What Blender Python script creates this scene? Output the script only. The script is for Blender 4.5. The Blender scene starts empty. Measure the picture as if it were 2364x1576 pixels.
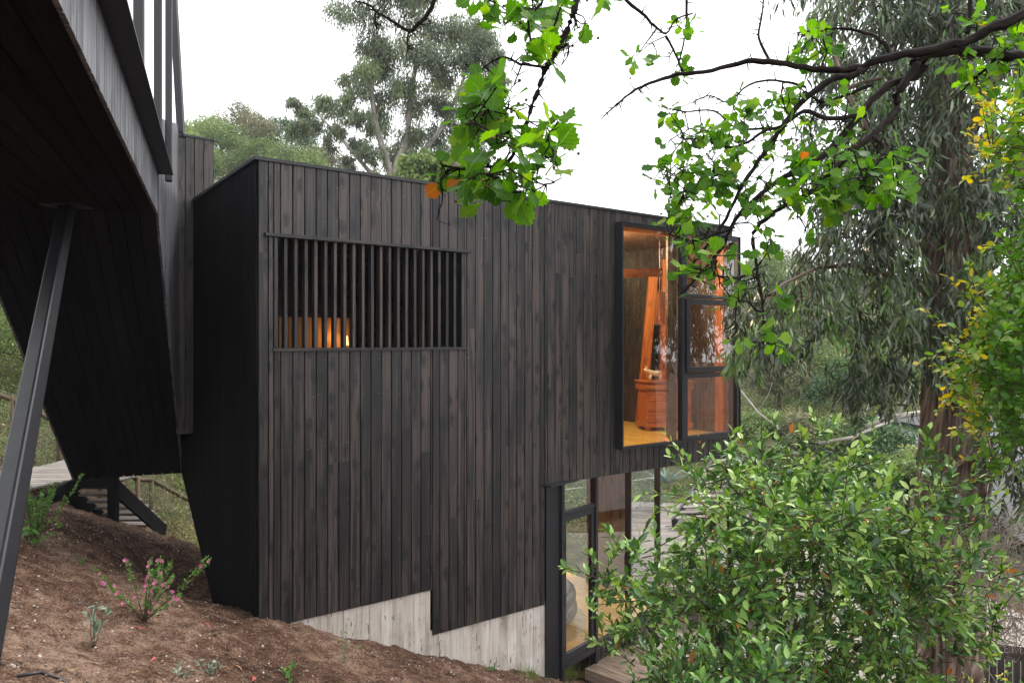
import bpy, math, random
import numpy as np
from mathutils import Vector, Matrix

rng = np.random.default_rng(7)
random.seed(7)
S = bpy.context.scene
COL = S.collection

# ------------------------------------------------------------------ camera, sky, sun
F = 1658.0            # focal length in photo pixels (photo 2352 wide)
cam_d = bpy.data.cameras.new("camera")
cam = bpy.data.objects.new("camera", cam_d)
COL.objects.link(cam)
cam_d.sensor_width = 36.0
cam_d.lens = F / 2352.0 * 36.0
cam_d.clip_start = 0.05
cam_d.clip_end = 600.0
cam.location = (0, 0, 0)
cam.rotation_euler = (math.radians(90), 0, 0)
cam_d.shift_y = -2.0 / 2352.0
S.camera = cam

SUN_EL, SUN_ROT = math.radians(60), math.radians(58)
w = bpy.data.worlds.new("World")
S.world = w
w.use_nodes = True
nt = w.node_tree
bg = nt.nodes["Background"]
sky = nt.nodes.new("ShaderNodeTexSky")
sky.sky_type = 'NISHITA'
sky.sun_disc = False
sky.sun_elevation = SUN_EL
sky.sun_rotation = SUN_ROT
sky.air_density = 1.0
sky.dust_density = 4.0
hs = nt.nodes.new("ShaderNodeHueSaturation")
hs.inputs["Saturation"].default_value = 0.15
mx = nt.nodes.new("ShaderNodeMix")
mx.data_type = 'RGBA'
mx.inputs[0].default_value = 0.93
mx.inputs[7].default_value = (10.2, 10.35, 10.6, 1)     # even cloud deck
nt.links.new(sky.outputs[0], hs.inputs["Color"])
nt.links.new(hs.outputs[0], mx.inputs[6])
nt.links.new(mx.outputs[2], bg.inputs[0])
bg.inputs[1].default_value = 0.15

sd = bpy.data.lights.new("sun", 'SUN')
sd.energy = 2.0
sd.angle = math.radians(14)
sd.color = (1.0, 0.97, 0.92)
so = bpy.data.objects.new("sun", sd)
COL.objects.link(so)
# light comes from the right, from beyond the house
sdir = Vector((math.sin(SUN_ROT) * math.cos(SUN_EL), math.cos(SUN_ROT) * math.cos(SUN_EL), math.sin(SUN_EL)))
so.rotation_euler = sdir.to_track_quat('Z', 'Y').to_euler()

S.view_settings.view_transform = 'Standard'
S.view_settings.look = 'None'
S.view_settings.gamma = 1.0
S.view_settings.exposure = 0.5
S.cycles.max_bounces = 8
S.cycles.transparent_max_bounces = 12
S.cycles.sample_clamp_indirect = 6.0

# ------------------------------------------------------------------ layout frames
def P(x, y, D):                      # photo pixel (2352 wide) at depth D -> world
    return np.array([(x - 1176) / F * D, D, (786 - y) / F * D])
def Q(x, y, D):                      # the same for source pixels (2364 wide)
    return P(x * .99492, y * .99492, D)

def nrm(v):
    v = np.asarray(v, float)
    return v / np.linalg.norm(v)
A2 = nrm([2279, F]); B2 = nrm([-1206, F]); B2 = np.array([-A2[1], A2[0]])
DC = 7.5
C0 = np.array([-.3522 * DC, DC])
def HP(s, r, z):                     # house frame: along front wall, depth behind it, height
    p = C0 + A2 * s + B2 * r
    return np.array([p[0], p[1], z])
U2 = nrm([-677 / F, 1.0]); N2 = np.array([U2[1], -U2[0]])
def BP(a, L, z):                     # bridge frame
    p = U2 * a - N2 * L
    return np.array([p[0], p[1], z])
G2 = nrm([1430, F])
G0 = C0 + A2 * 4.07
def GP(q, off, z):                   # lower glazing frame (off > 0 towards outside)
    p = G0 + G2 * q + np.array([G2[1], -G2[0]]) * off
    return np.array([p[0], p[1], z])
GQ = (0.0, .843, 1.776, 2.683)

# ------------------------------------------------------------------ noise (value fbm)
def _hash(i, j, k=0):
    n = (i * 374761393 + j * 668265263 + k * 974634777) & 0xffffffff
    n = ((n ^ (n >> 13)) * 1274126177) & 0xffffffff
    return ((n ^ (n >> 16)) & 0xffff) / 65535.0
def vnoise(x, y, k=0):
    x = np.asarray(x, float); y = np.asarray(y, float)
    i = np.floor(x).astype(np.int64); j = np.floor(y).astype(np.int64)
    u = x - i; v = y - j
    u = u * u * (3 - 2 * u); v = v * v * (3 - 2 * v)
    a = _hash(i, j, k); b = _hash(i + 1, j, k); c = _hash(i, j + 1, k); d = _hash(i + 1, j + 1, k)
    return (a * (1 - u) + b * u) * (1 - v) + (c * (1 - u) + d * u) * v - .5
def fbm(x, y, o=4, k=0):
    r = 0; a = 1.0
    for q in range(o):
        r = r + a * vnoise(x * 2 ** q, y * 2 ** q, k + q * 17); a *= .5
    return r
def sstep(x):
    x = np.clip(x, 0, 1)
    return x * x * (3 - 2 * x)
def smax(a, b, k=.4):
    h = np.clip(.5 + .5 * (a - b) / k, 0, 1)
    return b + (a - b) * h + k * h * (1 - h)

YARD = -5.2
def H(x, y, rough=True):
    x = np.asarray(x, float); y = np.asarray(y, float)
    sA = (x - C0[0]) * A2[0] + (y - C0[1]) * A2[1]
    sN = (x - C0[0]) * -B2[0] + (y - C0[1]) * -B2[1]
    near = -2.87 - .43 * np.clip(sA, -9, 40) + .037 * np.clip(sN, -8, 30)
    h = smax(near, YARD)
    # trench at the foot of the dark end wall
    h = h - .42 * np.exp(-((sA + .35) / .55) ** 2 - ((sN + 1.9) / 1.3) ** 2)
    h = h + .14 * np.exp(-((sA + 1.9) / .9) ** 2 - ((sN + 1.7) / 1.8) ** 2)
    # the cut behind the mound for the stairs
    h = h - .75 * sstep((y - 11.0) / 1.4) * sstep((-3.0 - x) / 1.0) * sstep((x + 8.2) / 1.4) * sstep((18 - y) / 2)
    # pad under the house
    h = h - 0.9 * sstep((sA - .25) / .6) * sstep((6.9 - sA) / .4) * sstep((-sN - .25) / .4) * sstep((sN + 5.5) / 1)
    # hills behind
    r = np.clip(y - 19, 0, 60)
    h = h + .035 * r + .0026 * r * r
    h = h + .28 * np.clip(y - 13.5, 0, 9) * sstep((-4.5 - x) / 3.5)
    h = h + 12.4 * np.exp(-((x + 32) / 24.0) ** 2 - ((y - 66) / 24.0) ** 2)
    h = np.where(y > 79, h - .01 * (y - 79) ** 2, h)
    if rough:
        far = sstep((y - 12) / 10)
        h = h + .10 * fbm(x * .9, y * .9, 3, 3) + .5 * far * fbm(x * .25, y * .25, 3, 9)
        h = h + (1 - far) * (.06 * fbm(x * 4, y * 4, 3, 21) + .034 * fbm(x * 16, y * 16, 3, 31))
    # flat yard
    return h

# ------------------------------------------------------------------ object helpers
def tag(o, label=None, cat=None, group=None, kind=None):
    if label: o['label'] = label
    if cat: o['category'] = cat
    if group: o['group'] = group
    if kind: o['kind'] = kind
    return o
def empty(name, loc, label, cat, group=None):
    o = bpy.data.objects.new(name, None)
    o.empty_display_size = .1
    COL.objects.link(o); o.location = Vector([float(v) for v in loc])
    return tag(o, label, cat, group)
def link(name, me, mat, parent=None):
    o = bpy.data.objects.new(name, me)
    COL.objects.link(o)
    if mat is not None: me.materials.append(mat)
    if parent is not None:
        o.parent = parent
        pl = parent.location.copy(); q = parent.parent
        while q is not None: pl += q.location; q = q.parent
        o.location = -pl if parent.type == 'EMPTY' and parent.parent is None else Vector((0, 0, 0))
    return o

class MB:
    """collects polygons (world coordinates) with a 3-vector board coordinate per vertex"""
    def __init__(s): s.v = []; s.f = []; s.b = []
    def add(s, vs, fs, bc=None):
        n = len(s.v)
        s.v += [tuple(map(float, p)) for p in vs]
        s.b += [tuple(map(float, p)) for p in bc] if bc is not None else [(p[0], p[2], 0.0) for p in s.v[n:]]
        s.f += [tuple(n + i for i in f) for f in fs]
    def hexa(s, c, bc=None):         # c: 8 corners, bottom 4 then top 4
        s.add(c, [(0, 3, 2, 1), (4, 5, 6, 7), (0, 1, 5, 4), (1, 2, 6, 5), (2, 3, 7, 6), (3, 0, 4, 7)], bc)
    def box(s, fr, s0, s1, r0, r1, z0, z1, rnd=None):   # box in a frame function
        c = [fr(s0, r0, z0), fr(s1, r0, z0), fr(s1, r1, z0), fr(s0, r1, z0),
             fr(s0, r0, z1), fr(s1, r0, z1), fr(s1, r1, z1), fr(s0, r1, z1)]
        rn = random.random() if rnd is None else rnd
        L = (abs(s1 - s0), abs(r1 - r0), abs(z1 - z0)); ax = L.index(max(L))
        loc = [(s0, r0, z0), (s1, r0, z0), (s1, r1, z0), (s0, r1, z0), (s0, r0, z1), (s1, r0, z1), (s1, r1, z1), (s0, r1, z1)]
        bc = []
        for p in loc:
            o = [p[i] for i in range(3) if i != ax]
            bc.append((o[0] + o[1], p[ax], rn))
        s.hexa(c, bc)
    def beam(s, p, q, w, d, side=(0, 0, 1)):
        p = np.asarray(p, float); q = np.asarray(q, float); t = nrm(q - p)
        a = np.cross(t, side)
        a = nrm(a); b = np.cross(a, t)
        c = []
        for e in (p, q):
            c += [e - a * w / 2 - b * d / 2, e + a * w / 2 - b * d / 2, e + a * w / 2 + b * d / 2, e - a * w / 2 + b * d / 2]
        L = np.linalg.norm(q - p); rn = random.random()
        bc = [(x, l, rn) for l in (0, L) for x in (0, w, w + d, d)]
        s.add(c, [(0, 3, 2, 1), (4, 5, 6, 7), (0, 1, 5, 4), (1, 2, 6, 5), (2, 3, 7, 6), (3, 0, 4, 7)], bc)
    def tube(s, pts, rad, n=6, cap=True):
        pts = [np.asarray(p, float) for p in pts]
        if np.isscalar(rad): rad = [rad] * len(pts)
        vs = []; bc = []; l = 0; up = np.array([.13, .21, .97]); rn = random.random()
        for i, p in enumerate(pts):
            t = nrm(pts[min(i + 1, len(pts) - 1)] - pts[max(i - 1, 0)] + 1e-9)
            a = np.cross(t, up)
            if np.linalg.norm(a) < .2: a = np.cross(t, [1, 0, 0])
            a = nrm(a); b = np.cross(t, a)
            if i: l += np.linalg.norm(p - pts[i - 1])
            for k in range(n):
                th = 2 * math.pi * k / n
                vs.append(p + (a * math.cos(th) + b * math.sin(th)) * rad[i])
                bc.append((th * rad[i], l, rn))
        fs = []
        for i in range(len(pts) - 1):
            for k in range(n):
                k2 = (k + 1) % n
                fs.append((i * n + k, i * n + k2, (i + 1) * n + k2, (i + 1) * n + k))
        if cap:
            fs.append(tuple(range(n))[::-1]); fs.append(tuple((len(pts) - 1) * n + k for k in range(n)))
        s.add(vs, fs, bc)
    def build(s, name, mat, parent=None, bevel=0, smooth=False):
        me = bpy.data.meshes.new(name)
        me.from_pydata(s.v, [], s.f)
        at = me.attributes.new('bco', 'FLOAT_VECTOR', 'POINT')
        at.data.foreach_set('vector', np.array(s.b, np.float32).ravel())
        if smooth:
            me.polygons.foreach_set('use_smooth', [True] * len(me.polygons))
        me.update()
        o = link(name, me, mat, parent)
        if bevel:
            m = o.modifiers.new('bevel', 'BEVEL'); m.width = bevel; m.segments = 2; m.limit_method = 'ANGLE'
        return o

def board(mb, fr, s0, s1, b0, b1, t0, t1, th, rnd, back=0.0):
    """a vertical board in frame fr(s, r, z): front face at r=-th, chamfered long edges"""
    c = .005
    vs = [fr(s0, back, b0), fr(s0, -th + c, b0), fr(s0 + c, -th, b0), fr(s1 - c, -th, b1), fr(s1, -th + c, b1), fr(s1, back, b1),
          fr(s0, back, t0), fr(s0, -th + c, t0), fr(s0 + c, -th, t0), fr(s1 - c, -th, t1), fr(s1, -th + c, t1), fr(s1, back, t1)]
    xs = [s0, s0, s0 + c, s1 - c, s1, s1]
    m = (s0 + s1) / 2
    bc = [(x - m, b, rnd) for x, b in zip(xs, (b0, b0, b0, b1, b1, b1))] + [(x - m, b, rnd) for x, b in zip(xs, (t0, t0, t0, t1, t1, t1))]
    fs = [(i, i + 1, i + 7, i + 6) for i in range(5)] + [(5, 4, 3, 2, 1, 0), (6, 7, 8, 9, 10, 11)]
    mb.add(vs, fs, bc)

def leaf_mesh(name, tmpl, pos, axis, normal, scale, mat, parent=None, rnd=None, seed=0, wscale=None):
    """many leaf blades in one mesh"""
    V, Fc = tmpl
    V = np.asarray(V, float)
    N = len(pos)
    Y = axis / (np.linalg.norm(axis, axis=1, keepdims=True) + 1e-9)
    Z = normal - (normal * Y).sum(1, keepdims=True) * Y
    Z = Z / (np.linalg.norm(Z, axis=1, keepdims=True) + 1e-9)
    X = np.cross(Y, Z)
    sc = scale[:, None, None]
    wv = sc if wscale is None else sc * wscale[:, None, None]
    vs = (pos[:, None, :] + (X[:, None, :] * V[None, :, 0:1]) * wv + (Y[:, None, :] * V[None, :, 1:2]) * sc + (Z[:, None, :] * V[None, :, 2:3]) * sc)
    nv = len(V)
    me = bpy.data.meshes.new(name)
    me.vertices.add(N * nv)
    me.vertices.foreach_set('co', vs.astype(np.float32).ravel())
    loops = np.concatenate([np.array(f) for f in Fc]); nl = len(loops)
    sizes = np.array([len(f) for f in Fc]); starts = np.concatenate([[0], np.cumsum(sizes)[:-1]])
    L = (loops[None, :] + (np.arange(N) * nv)[:, None]).ravel()
    me.loops.add(N * nl); me.loops.foreach_set('vertex_index', L.astype(np.int32))
    st = (starts[None, :] + (np.arange(N) * nl)[:, None]).ravel()
    me.polygons.add(N * len(Fc))
    me.polygons.foreach_set('loop_start', st.astype(np.int32))
    me.polygons.foreach_set('use_smooth', np.ones(N * len(Fc), bool))
    me.update(calc_edges=True)
    r = rng.random(N) if rnd is None else rnd
    at = me.attributes.new('rnd', 'FLOAT', 'POINT')
    at.data.foreach_set('value', np.repeat(r, nv).astype(np.float32))
    # blade coordinate for midrib and veins
    at2 = me.attributes.new('lco', 'FLOAT_VECTOR', 'POINT')
    at2.data.foreach_set('vector', np.tile(V, (N, 1)).astype(np.float32).ravel())
    return link(name, me, mat, parent)

# leaf templates: x across, y along (length 1), z up from blade
LANCE = ([(0, 0, 0), (-.055, .3, .02), (.055, .3, .02), (-.06, .62, -.01), (.05, .62, -.01), (.03, 1, -.12)],
         [(0, 2, 1), (1, 2, 4, 3), (3, 4, 5)])
LANCE_C = ([(0, 0, 0), (-.02, .25, .05), (.09, .25, .05), (.02, .6, .04), (.13, .6, .04), (.02, 1, -.06)],
           [(0, 2, 1), (1, 2, 4, 3), (3, 4, 5)])
OVAL = ([(0, 0, 0), (-.15, .22, .05), (0, .25, 0), (.15, .22, .05), (-.21, .52, .06), (0, .55, .0), (.21, .52, .06), (-.12, .82, .03), (0, .84, -.02), (.12, .82, .03), (0, 1, -.06)],
        [(0, 2, 1), (0, 3, 2), (1, 2, 5, 4), (2, 3, 6, 5), (4, 5, 8, 7), (5, 6, 9, 8), (7, 8, 10), (8, 9, 10)])
ROUND = ([(0, 0, 0), (-.3, .25, .05), (0, .3, 0), (.3, .25, .05), (-.36, .6, .06), (0, .6, .0), (.36, .6, .06), (-.15, .92, .0), (.15, .92, .0)],
         [(0, 2, 1), (0, 3, 2), (1, 2, 5, 4), (2, 3, 6, 5), (4, 5, 7), (5, 6, 8), (5, 8, 7)])
SIMPLE = ([(0, 0, 0), (-.25, .45, .06), (.25, .45, .06), (0, 1, -.05)], [(0, 2, 1), (1, 2, 3)])
def haw():
    half = [(.015, .10), (.07, .28), (.15, .42), (.31, .50), (.27, .60), (.34, .70), (.27, .76), (.26, .86), (.16, .84), (.12, .95), (.04, .92)]
    V = [(0, 0, 0), (0, .35, -.01), (0, .65, -.02), (0, 1.0, -.04)]
    Fs = []
    for sg in (1, -1):
        b = len(V)
        V += [(sg * x, y, .12 * x + .03 * math.sin(9 * y)) for x, y in half]
        spine = [0, 1, 1, 1, 2, 2, 2, 2, 2, 2, 2]
        for i in range(len(half) - 1):
            a, c = spine[i], spine[i + 1]
            q = [a, b + i, b + i + 1] if a == c else [a, b + i, b + i + 1, c]
            Fs.append(tuple(q if sg > 0 else q[::-1]))
        Fs.append((2, b + len(half) - 1, 3) if sg > 0 else (3, b + len(half) - 1, 2))
    return V, Fs
HAW = haw()

def randdir(n, zbias=0.0, spread=1.0):
    v = rng.normal(size=(n, 3)) * spread
    v[:, 2] += zbias
    return v / (np.linalg.norm(v, axis=1, keepdims=True) + 1e-9)

# ------------------------------------------------------------------ materials
def newmat(name):
    m = bpy.data.materials.new(name); m.use_nodes = True
    t = m.node_tree; b = t.nodes["Principled BSDF"]
    return m, t, b
def N(t, typ, **kw):
    n = t.nodes.new(typ)
    for k, v in kw.items(): setattr(n, k, v)
    return n
def ramp(t, stops):
    r = t.nodes.new("ShaderNodeValToRGB")
    e = r.color_ramp.elements
    while len(e) < len(stops): e.new(.5)
    for i, (p, c) in enumerate(stops):
        e[i].position = p; e[i].color = (*c, 1) if len(c) == 3 else c
    return r
def mixc(t, a, b, fac, mode='MIX'):
    m = t.nodes.new("ShaderNodeMix"); m.data_type = 'RGBA'; m.blend_type = mode
    for v, k in ((fac, 0), (a, 6), (b, 7)):
        if hasattr(v, 'node'): t.links.new(v, m.inputs[k])
        else: m.inputs[k].default_value = v if k == 0 else (*v, 1)
    return m.outputs[2]
def math_(t, op, a, b=0.0):
    m = t.nodes.new("ShaderNodeMath"); m.operation = op
    for i, v in enumerate((a, b)):
        if hasattr(v, 'node'): t.links.new(v, m.inputs[i])
        else: m.inputs[i].default_value = v
    return m.outputs[0]
def noise(t, vec, scale, detail=4, rough=.55, dist=0):
    n = t.nodes.new("ShaderNodeTexNoise")
    n.inputs['Scale'].default_value = scale; n.inputs['Detail'].default_value = detail
    n.inputs['Roughness'].default_value = rough; n.inputs['Distortion'].default_value = dist
    if vec is not None: t.links.new(vec, n.inputs['Vector'])
    return n.outputs[0]
def bump(t, b, h, strength, dist=.01):
    n = t.nodes.new("ShaderNodeBump"); n.inputs['Strength'].default_value = strength; n.inputs['Distance'].default_value = dist
    t.links.new(h, n.inputs['Height']); t.links.new(n.outputs[0], b.inputs['Normal'])
def mapping(t, src, scale, loc=(0, 0, 0)):
    m = t.nodes.new("ShaderNodeMapping"); m.inputs['Scale'].default_value = scale; m.inputs['Location'].default_value = loc
    t.links.new(src, m.inputs['Vector']); return m.outputs[0]
def geopos(t):
    return t.nodes.new("ShaderNodeNewGeometry").outputs['Position']

def wood(name, dark, mid, light, rough=.62, knots=.8, grain=1.0, spec=.35, tint=.5):
    m, t, b = newmat(name)
    at = N(t, "ShaderNodeAttribute", attribute_name='bco')
    sep = N(t, "ShaderNodeSeparateXYZ"); t.links.new(at.outputs['Vector'], sep.inputs[0])
    cmb = N(t, "ShaderNodeCombineXYZ")
    t.links.new(sep.outputs[0], cmb.inputs[0]); t.links.new(sep.outputs[1], cmb.inputs[1])
    t.links.new(math_(t, 'MULTIPLY', sep.outputs[2], 57.0), cmb.inputs[2])
    co = cmb.outputs[0]
    # knots
    vo = N(t, "ShaderNodeTexVoronoi", voronoi_dimensions='2D'); vo.inputs['Scale'].default_value = 1.0
    kc = N(t, "ShaderNodeCombineXYZ"); dn = math_(t, 'MULTIPLY', noise(t, mapping(t, co, (26, 9, 1)), 1.0, 2), .22)
    t.links.new(math_(t, 'ADD', dn, math_(t, 'ADD', math_(t, 'MULTIPLY', sep.outputs[0], 6.0), math_(t, 'MULTIPLY', sep.outputs[2], 911.0))), kc.inputs[0])
    t.links.new(math_(t, 'ADD', dn, math_(t, 'ADD', math_(t, 'MULTIPLY', sep.outputs[1], 2.7), math_(t, 'MULTIPLY', sep.outputs[2], 377.0))), kc.inputs[1])
    t.links.new(kc.outputs[0], vo.inputs['Vector'])
    kd = vo.outputs['Distance']
    sel = math_(t, 'GREATER_THAN', N_sep(t, vo.outputs['Color']), .22)
    kn = ramp(t, [(0.09, (1, 1, 1)), (.13, (.5, .5, .5)), (.17, (.8, .8, .8)), (.24, (.1, .1, .1)), (.34, (0, 0, 0))]); t.links.new(kd, kn.inputs[0])
    knot = math_(t, 'MULTIPLY', kn.outputs[0], math_(t, 'MULTIPLY', sel, knots))
    # grain, bent round the knots
    gc = N(t, "ShaderNodeVectorMath", operation='ADD')
    cb = N(t, "ShaderNodeCombineXYZ"); t.links.new(math_(t, 'MULTIPLY', kn.outputs[0], 1.2), cb.inputs[0])
    t.links.new(mapping(t, co, (48 * grain, .75, 1)), gc.inputs[0]); t.links.new(cb.outputs[0], gc.inputs[1])
    g1 = noise(t, gc.outputs[0], 1.0, 5, .6, .4)
    g2 = noise(t, mapping(t, co, (105 * grain, 1.3, 1)), 1.0, 3, .6)
    g3 = noise(t, mapping(t, co, (7, .9, 1)), 1.0, 3, .5, .3)
    fac = math_(t, 'ADD', math_(t, 'MULTIPLY', g1, .95), math_(t, 'ADD', math_(t, 'MULTIPLY', g2, .55), math_(t, 'MULTIPLY', g3, .35)))
    fac = math_(t, 'SUBTRACT', fac, .40)
    wn = N(t, "ShaderNodeTexWhiteNoise", noise_dimensions='1D'); t.links.new(sep.outputs[2], wn.inputs['W'])
    fac = math_(t, 'ADD', fac, math_(t, 'MULTIPLY', math_(t, 'SUBTRACT', wn.outputs['Value'], .5), .15 * tint * 2))
    r = ramp(t, [(.37, dark), (.50, mid), (.66, light)]); t.links.new(fac, r.inputs[0])
    c = mixc(t, r.outputs[0], tuple(v * .25 for v in dark), knot)
    t.links.new(c, b.inputs['Base Color'])
    b.inputs['Roughness'].default_value = rough
    b.inputs['Specular IOR Level'].default_value = spec
    bump(t, b, math_(t, 'ADD', g1, math_(t, 'MULTIPLY', g2, .6)), .25, .003)
    return m
def N_sep(t, col):
    s = t.nodes.new("ShaderNodeSeparateColor"); t.links.new(col, s.inputs[0]); return s.outputs[0]

M = {}
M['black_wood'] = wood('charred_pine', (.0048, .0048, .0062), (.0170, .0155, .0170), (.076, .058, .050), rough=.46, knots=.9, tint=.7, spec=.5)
M['grey_wood_sheen'] = wood('weathered_pine_sky_sheen', (.028, .028, .034), (.095, .095, .11), (.20, .20, .225), rough=.42, knots=.7, tint=.5, spec=.5)  # grey boards, made lighter with the grazing sky sheen put into the colour
M['black_wood_shaded'] = wood('charred_pine_shaded', (.0038, .0040, .0050), (.0068, .0070, .0084), (.0125, .0120, .0135), rough=.8, knots=.5, spec=.06)  # darker copy of the charred pine: shade of end wall and soffits in colour
M['deck'] = wood('weathered_deck', (.14, .12, .105), (.24, .21, .185), (.36, .32, .29), rough=.8, knots=.3)
M['deck_warm'] = wood('landing_deck', (.10, .065, .045), (.20, .14, .10), (.30, .23, .18), rough=.7, knots=.4)
M['pine'] = wood('interior_pine', (.46, .20, .05), (.62, .30, .08), (.74, .42, .14), rough=.35, knots=.5, tint=.4)
M['floor'] = wood('interior_floor', (.70, .36, .05), (.82, .47, .09), (.88, .58, .16), rough=.3, knots=.35, tint=.4)
M['orange_wood'] = wood('orange_stained_wood', (.36, .085, .016), (.50, .14, .028), (.62, .22, .05), rough=.3, knots=.4, tint=.3)
M['umber'] = wood('umber_wood', (.014, .008, .005), (.030, .017, .010), (.06, .034, .02), rough=.6)
M['brown_wood'] = wood('brown_wood', (.06, .03, .015), (.11, .055, .028), (.17, .09, .045), rough=.5)
M['log'] = wood('log', (.06, .042, .028), (.12, .085, .058), (.22, .165, .11), rough=.85, knots=.2)

def metal(name, col, rough=.42, bumpy=.0, spec=.5):
    m, t, b = newmat(name)
    p = geopos(t)
    n = noise(t, p, 2.5, 4)
    c = mixc(t, col, tuple(v * 1.35 for v in col), n)
    t.links.new(c, b.inputs['Base Color'])
    rr = N(t, "ShaderNodeMapRange"); rr.inputs['To Min'].default_value = rough - .08; rr.inputs['To Max'].default_value = rough + .12
    t.links.new(noise(t, p, 9, 4), rr.inputs[0]); t.links.new(rr.outputs[0], b.inputs['Roughness'])
    b.inputs['Specular IOR Level'].default_value = spec
    if bumpy: bump(t, b, noise(t, p, 260, 2), bumpy, .002)
    return m
M['steel'] = metal('painted_black_steel', (.011, .011, .014), .36, .5)
M['alu'] = metal('black_aluminium', (.010, .011, .015), .38)
M['flash'] = metal('dark_flashing', (.016, .016, .020), .45)
M['void'] = metal('dark_backing', (.004, .004, .004), .9, spec=.05)
M['hose'] = metal('yellow_hose', (.30, .28, .10), .5)
M['wire'] = metal('galvanised_wire', (.28, .29, .28), .5)
M['white'] = metal('white_plaster', (.60, .60, .62), .8)
M['blackplastic'] = metal('black_upholstery', (.02, .02, .025), .35)
M['cream'] = metal('cream_ceramic', (.70, .55, .36), .3)
M['red'] = metal('red_paint', (.42, .06, .03), .35)

# glass sheet
m, t, b = newmat('window_glass')
t.nodes.remove(b)
lw = N(t, "ShaderNodeLayerWeight"); lw.inputs[0].default_value = .5
fr = math_(t, 'ADD', math_(t, 'MULTIPLY', math_(t, 'POWER', lw.outputs['Facing'], 4.5), .9), .24)
tr = N(t, "ShaderNodeBsdfTransparent"); tr.inputs[0].default_value = (.90, .93, .92, 1)
gl = N(t, "ShaderNodeBsdfGlossy"); gl.inputs['Roughness'].default_value = .0
bn = N(t, "ShaderNodeBump"); bn.inputs['Strength'].default_value = .04; bn.inputs['Distance'].default_value = .01
t.links.new(noise(t, geopos(t), .9, 1), bn.inputs['Height']); t.links.new(bn.outputs[0], gl.inputs['Normal'])
ms = N(t, "ShaderNodeMixShader")
t.links.new(fr, ms.inputs[0]); t.links.new(tr.outputs[0], ms.inputs[1]); t.links.new(gl.outputs[0], ms.inputs[2])
t.links.new(ms.outputs[0], t.nodes['Material Output'].inputs[0])
M['glass'] = m

# concrete with board marks
m, t, b = newmat('board_marked_concrete')
at = N(t, "ShaderNodeAttribute", attribute_name='bco')
sep = N(t, "ShaderNodeSeparateXYZ"); t.links.new(at.outputs['Vector'], sep.inputs[0])
co = at.outputs['Vector']
wn = N(t, "ShaderNodeTexWhiteNoise", noise_dimensions='1D'); t.links.new(sep.outputs[2], wn.inputs['W'])
g = noise(t, mapping(t, co, (28, 1.6, 9)), 1.0, 5, .6)
g2 = noise(t, mapping(t, co, (3, 2, 3)), 1.5, 5, .6)
f = math_(t, 'ADD', math_(t, 'MULTIPLY', g, .55), math_(t, 'ADD', math_(t, 'MULTIPLY', g2, .45), math_(t, 'MULTIPLY', math_(t, 'SUBTRACT', wn.outputs[0], .5), .16)))
r = ramp(t, [(.3, (.31, .255, .21)), (.48, (.56, .50, .445)), (.66, (.73, .69, .645))]); t.links.new(f, r.inputs[0])
st = ramp(t, [(.60, (0, 0, 0)), (.66, (1, 1, 1))]); t.links.new(noise(t, mapping(t, co, (34, 4.5, 5)), 1.0, 3, .7), st.inputs[0])
st2 = math_(t, 'MULTIPLY', st.outputs[0], math_(t, 'GREATER_THAN', noise(t, mapping(t, co, (2.2, 3, 1)), 1.0, 2), .52))
c = mixc(t, r.outputs[0], (.06, .05, .045), math_(t, 'MULTIPLY', st2, .9))
# soil splashed on the foot
sz = N(t, "ShaderNodeSeparateXYZ"); t.links.new(co, sz.inputs[0])
t.links.new(c, b.inputs['Base Color']); b.inputs['Roughness'].default_value = .85
bump(t, b, g, .5, .004)
M['concrete'] = m

def leafmat(name, stops, transl=.35, rough=.42, spec=.4, back=None, vein=0.0):
    m, t, b = newmat(name)
    at = N(t, "ShaderNodeAttribute", attribute_name='rnd')
    r = ramp(t, stops); t.links.new(at.outputs['Fac'], r.inputs[0])
    col = r.outputs[0]
    if vein:
        lc = N(t, "ShaderNodeAttribute", attribute_name='lco')
        sx = N(t, "ShaderNodeSeparateXYZ"); t.links.new(lc.outputs['Vector'], sx.inputs[0])
        ax = math_(t, 'ABSOLUTE', sx.outputs[0])
        v1 = math_(t, 'LESS_THAN', ax, .012)
        wv = math_(t, 'SINE', math_(t, 'MULTIPLY', math_(t, 'SUBTRACT', sx.outputs[1], math_(t, 'MULTIPLY', ax, .9)), 42))
        v2 = math_(t, 'GREATER_THAN', wv, .93)
        vv = math_(t, 'MULTIPLY', math_(t, 'MAXIMUM', v1, math_(t, 'MULTIPLY', v2, .5)), vein)
        col = mixc(t, col, (.25, .42, .12), vv)
    if back:
        ge = N(t, "ShaderNodeNewGeometry")
        col2 = mixc(t, col, back, math_(t, 'MULTIPLY', ge.outputs['Backfacing'], .45))
    else: col2 = col
    t.links.new(col2, b.inputs['Base Color'])
    b.inputs['Roughness'].default_value = rough; b.inputs['Specular IOR Level'].default_value = spec
    tl = N(t, "ShaderNodeBsdfTranslucent")
    hsv = N(t, "ShaderNodeHueSaturation"); hsv.inputs['Saturation'].default_value = 1.2; hsv.inputs['Value'].default_value = 1.6
    hsv.inputs['Hue'].default_value = .488
    t.links.new(col, hsv.inputs['Color']); t.links.new(hsv.outputs[0], tl.inputs[0])
    ms = N(t, "ShaderNodeMixShader"); ms.inputs[0].default_value = transl
    t.links.new(b.outputs[0], ms.inputs[1]); t.links.new(tl.outputs[0], ms.inputs[2])
    t.links.new(ms.outputs[0], t.nodes['Material Output'].inputs[0])
    return m
M['haw'] = leafmat('hawthorn_leaf', [(0, (.035, .12, .014)), (.35, (.07, .20, .022)), (.7, (.13, .30, .035)), (.93, (.23, .38, .06)), (.965, (.22, .34, .06)), (.975, (.40, .17, .05)), (1, (.45, .12, .03))], .55, .5, .25, vein=.6)
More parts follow.
